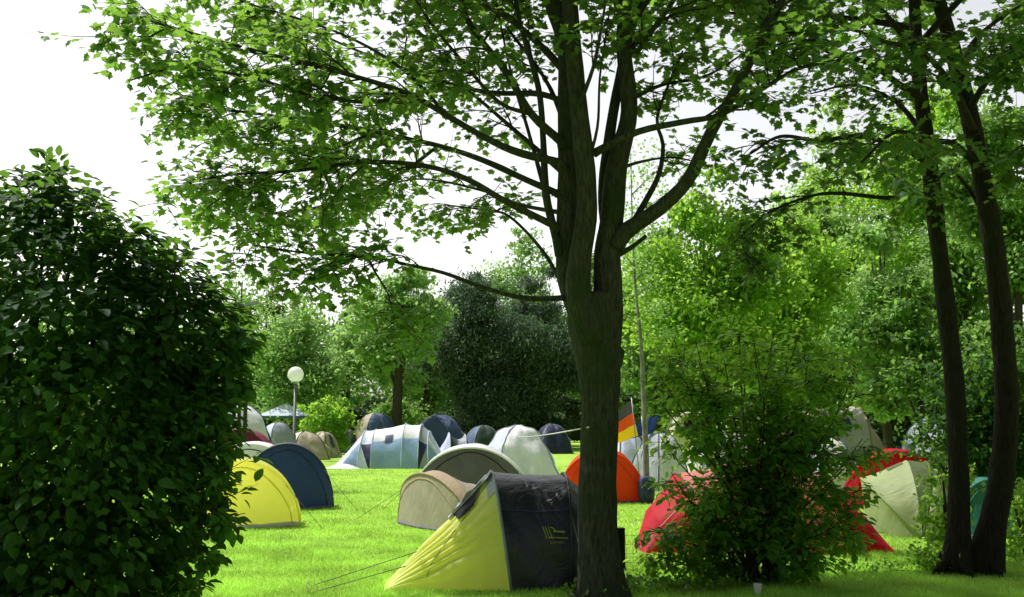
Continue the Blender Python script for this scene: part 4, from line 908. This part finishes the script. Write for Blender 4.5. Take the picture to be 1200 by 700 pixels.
def weeds():
    P_, D_, U_, S_ = [], [], [], []
    for cx, cy, n, r in ((760, 694, 260, .45), (800, 690, 200, .4), (735, 690, 160, .3), (700, 702, 140, .35), (1100, 668, 240, .5), (1020, 672, 160, .5), (1170, 655, 220, .4), (860, 690, 160, .4), (960, 672, 150, .4)):
        c = G(cx, cy)
        for _ in range(n):
            q = c+Vector((random.gauss(0, r*.5), random.gauss(0, r*.4), random.uniform(.01, .12))); d = rv(); d.z = abs(d.z)*.8; P_.append(tuple(q)); D_.append(tuple(d)); U_.append((random.gauss(0, .4), random.gauss(0, .4), 1)); S_.append(random.uniform(.03, .07))
    o = leaves('weeds', 'oval', P_, D_, U_, S_, M['weed']); tag(o, 'low broad leaved weeds around the foot of the maple and shrub', 'weeds', kind='stuff')
weeds()

# ------------------------------------------------------------------ light
EL, AZ = math.radians(61), math.radians(-66)      # sun beyond the field, to the left
sd = Vector((math.sin(AZ)*math.cos(EL), math.cos(AZ)*math.cos(EL), math.sin(EL)))
su = bpy.data.lights.new('sun', 'SUN'); su.energy = 5.0; su.angle = math.radians(.53); su.color = (1, .97, .91)
so = bpy.data.objects.new('sun', su); C.objects.link(so); so.location = (0, 0, 30); so.rotation_euler = (-sd).to_track_quat('-Z', 'Y').to_euler()
w = bpy.data.worlds.new('World'); bpy.context.scene.world = w; w.use_nodes = True; nt = w.node_tree; nt.nodes.clear()
sky = mk(nt, 'TexSky', sky_type='NISHITA', sun_disc=False, sun_elevation=EL, sun_rotation=AZ, altitude=0, air_density=1.0, dust_density=3.0, ozone_density=1.0)
bw = mk(nt, 'RGBToBW'); L(nt, sky.outputs[0], bw.inputs[0])
mx = mk(nt, 'MixRGB', i_Fac=.82); L(nt, sky.outputs[0], mx.inputs[1]); L(nt, bw.outputs[0], mx.inputs[2])
ml = mk(nt, 'MixRGB', blend_type='MULTIPLY', i_Fac=1.0); L(nt, mx.outputs[0], ml.inputs[1])
# bright summer haze low down on the sun's side, deeper sky overhead and behind
tc = mk(nt, 'TexCoord'); dt = mk(nt, 'VectorMath', operation='DOT_PRODUCT'); L(nt, tc.outputs['Generated'], dt.inputs[0]); dt.inputs[1].default_value = Vector((-.05, .93, .30)).normalized()
hz = mk(nt, 'MapRange', i_1=.56, i_2=.86, i_3=0.0, i_4=1.0); hz.interpolation_type = 'SMOOTHSTEP'; L(nt, dt.outputs['Value'], hz.inputs[0])
hm = mk(nt, 'MixRGB'); L(nt, hz.outputs[0], hm.inputs[0]); hm.inputs[1].default_value = (.68, .70, .76, 1); hm.inputs[2].default_value = (2.25, 2.2, 2.1, 1); L(nt, hm.outputs[0], ml.inputs[2])
bg = mk(nt, 'Background', i_Strength=.15); L(nt, ml.outputs[0], bg.inputs[0]); ow = mk(nt, 'OutputWorld'); L(nt, bg.outputs[0], ow.inputs[0])
sc = bpy.context.scene; sc.view_settings.view_transform = 'Standard'; sc.view_settings.look = 'None'; sc.view_settings.exposure = 0; sc.view_settings.gamma = 1
sc.render.engine = 'CYCLES'; cy = sc.cycles; cy.use_denoising = True; cy.max_bounces = 8; cy.transmission_bounces = 6; cy.diffuse_bounces = 4; cy.glossy_bounces = 2
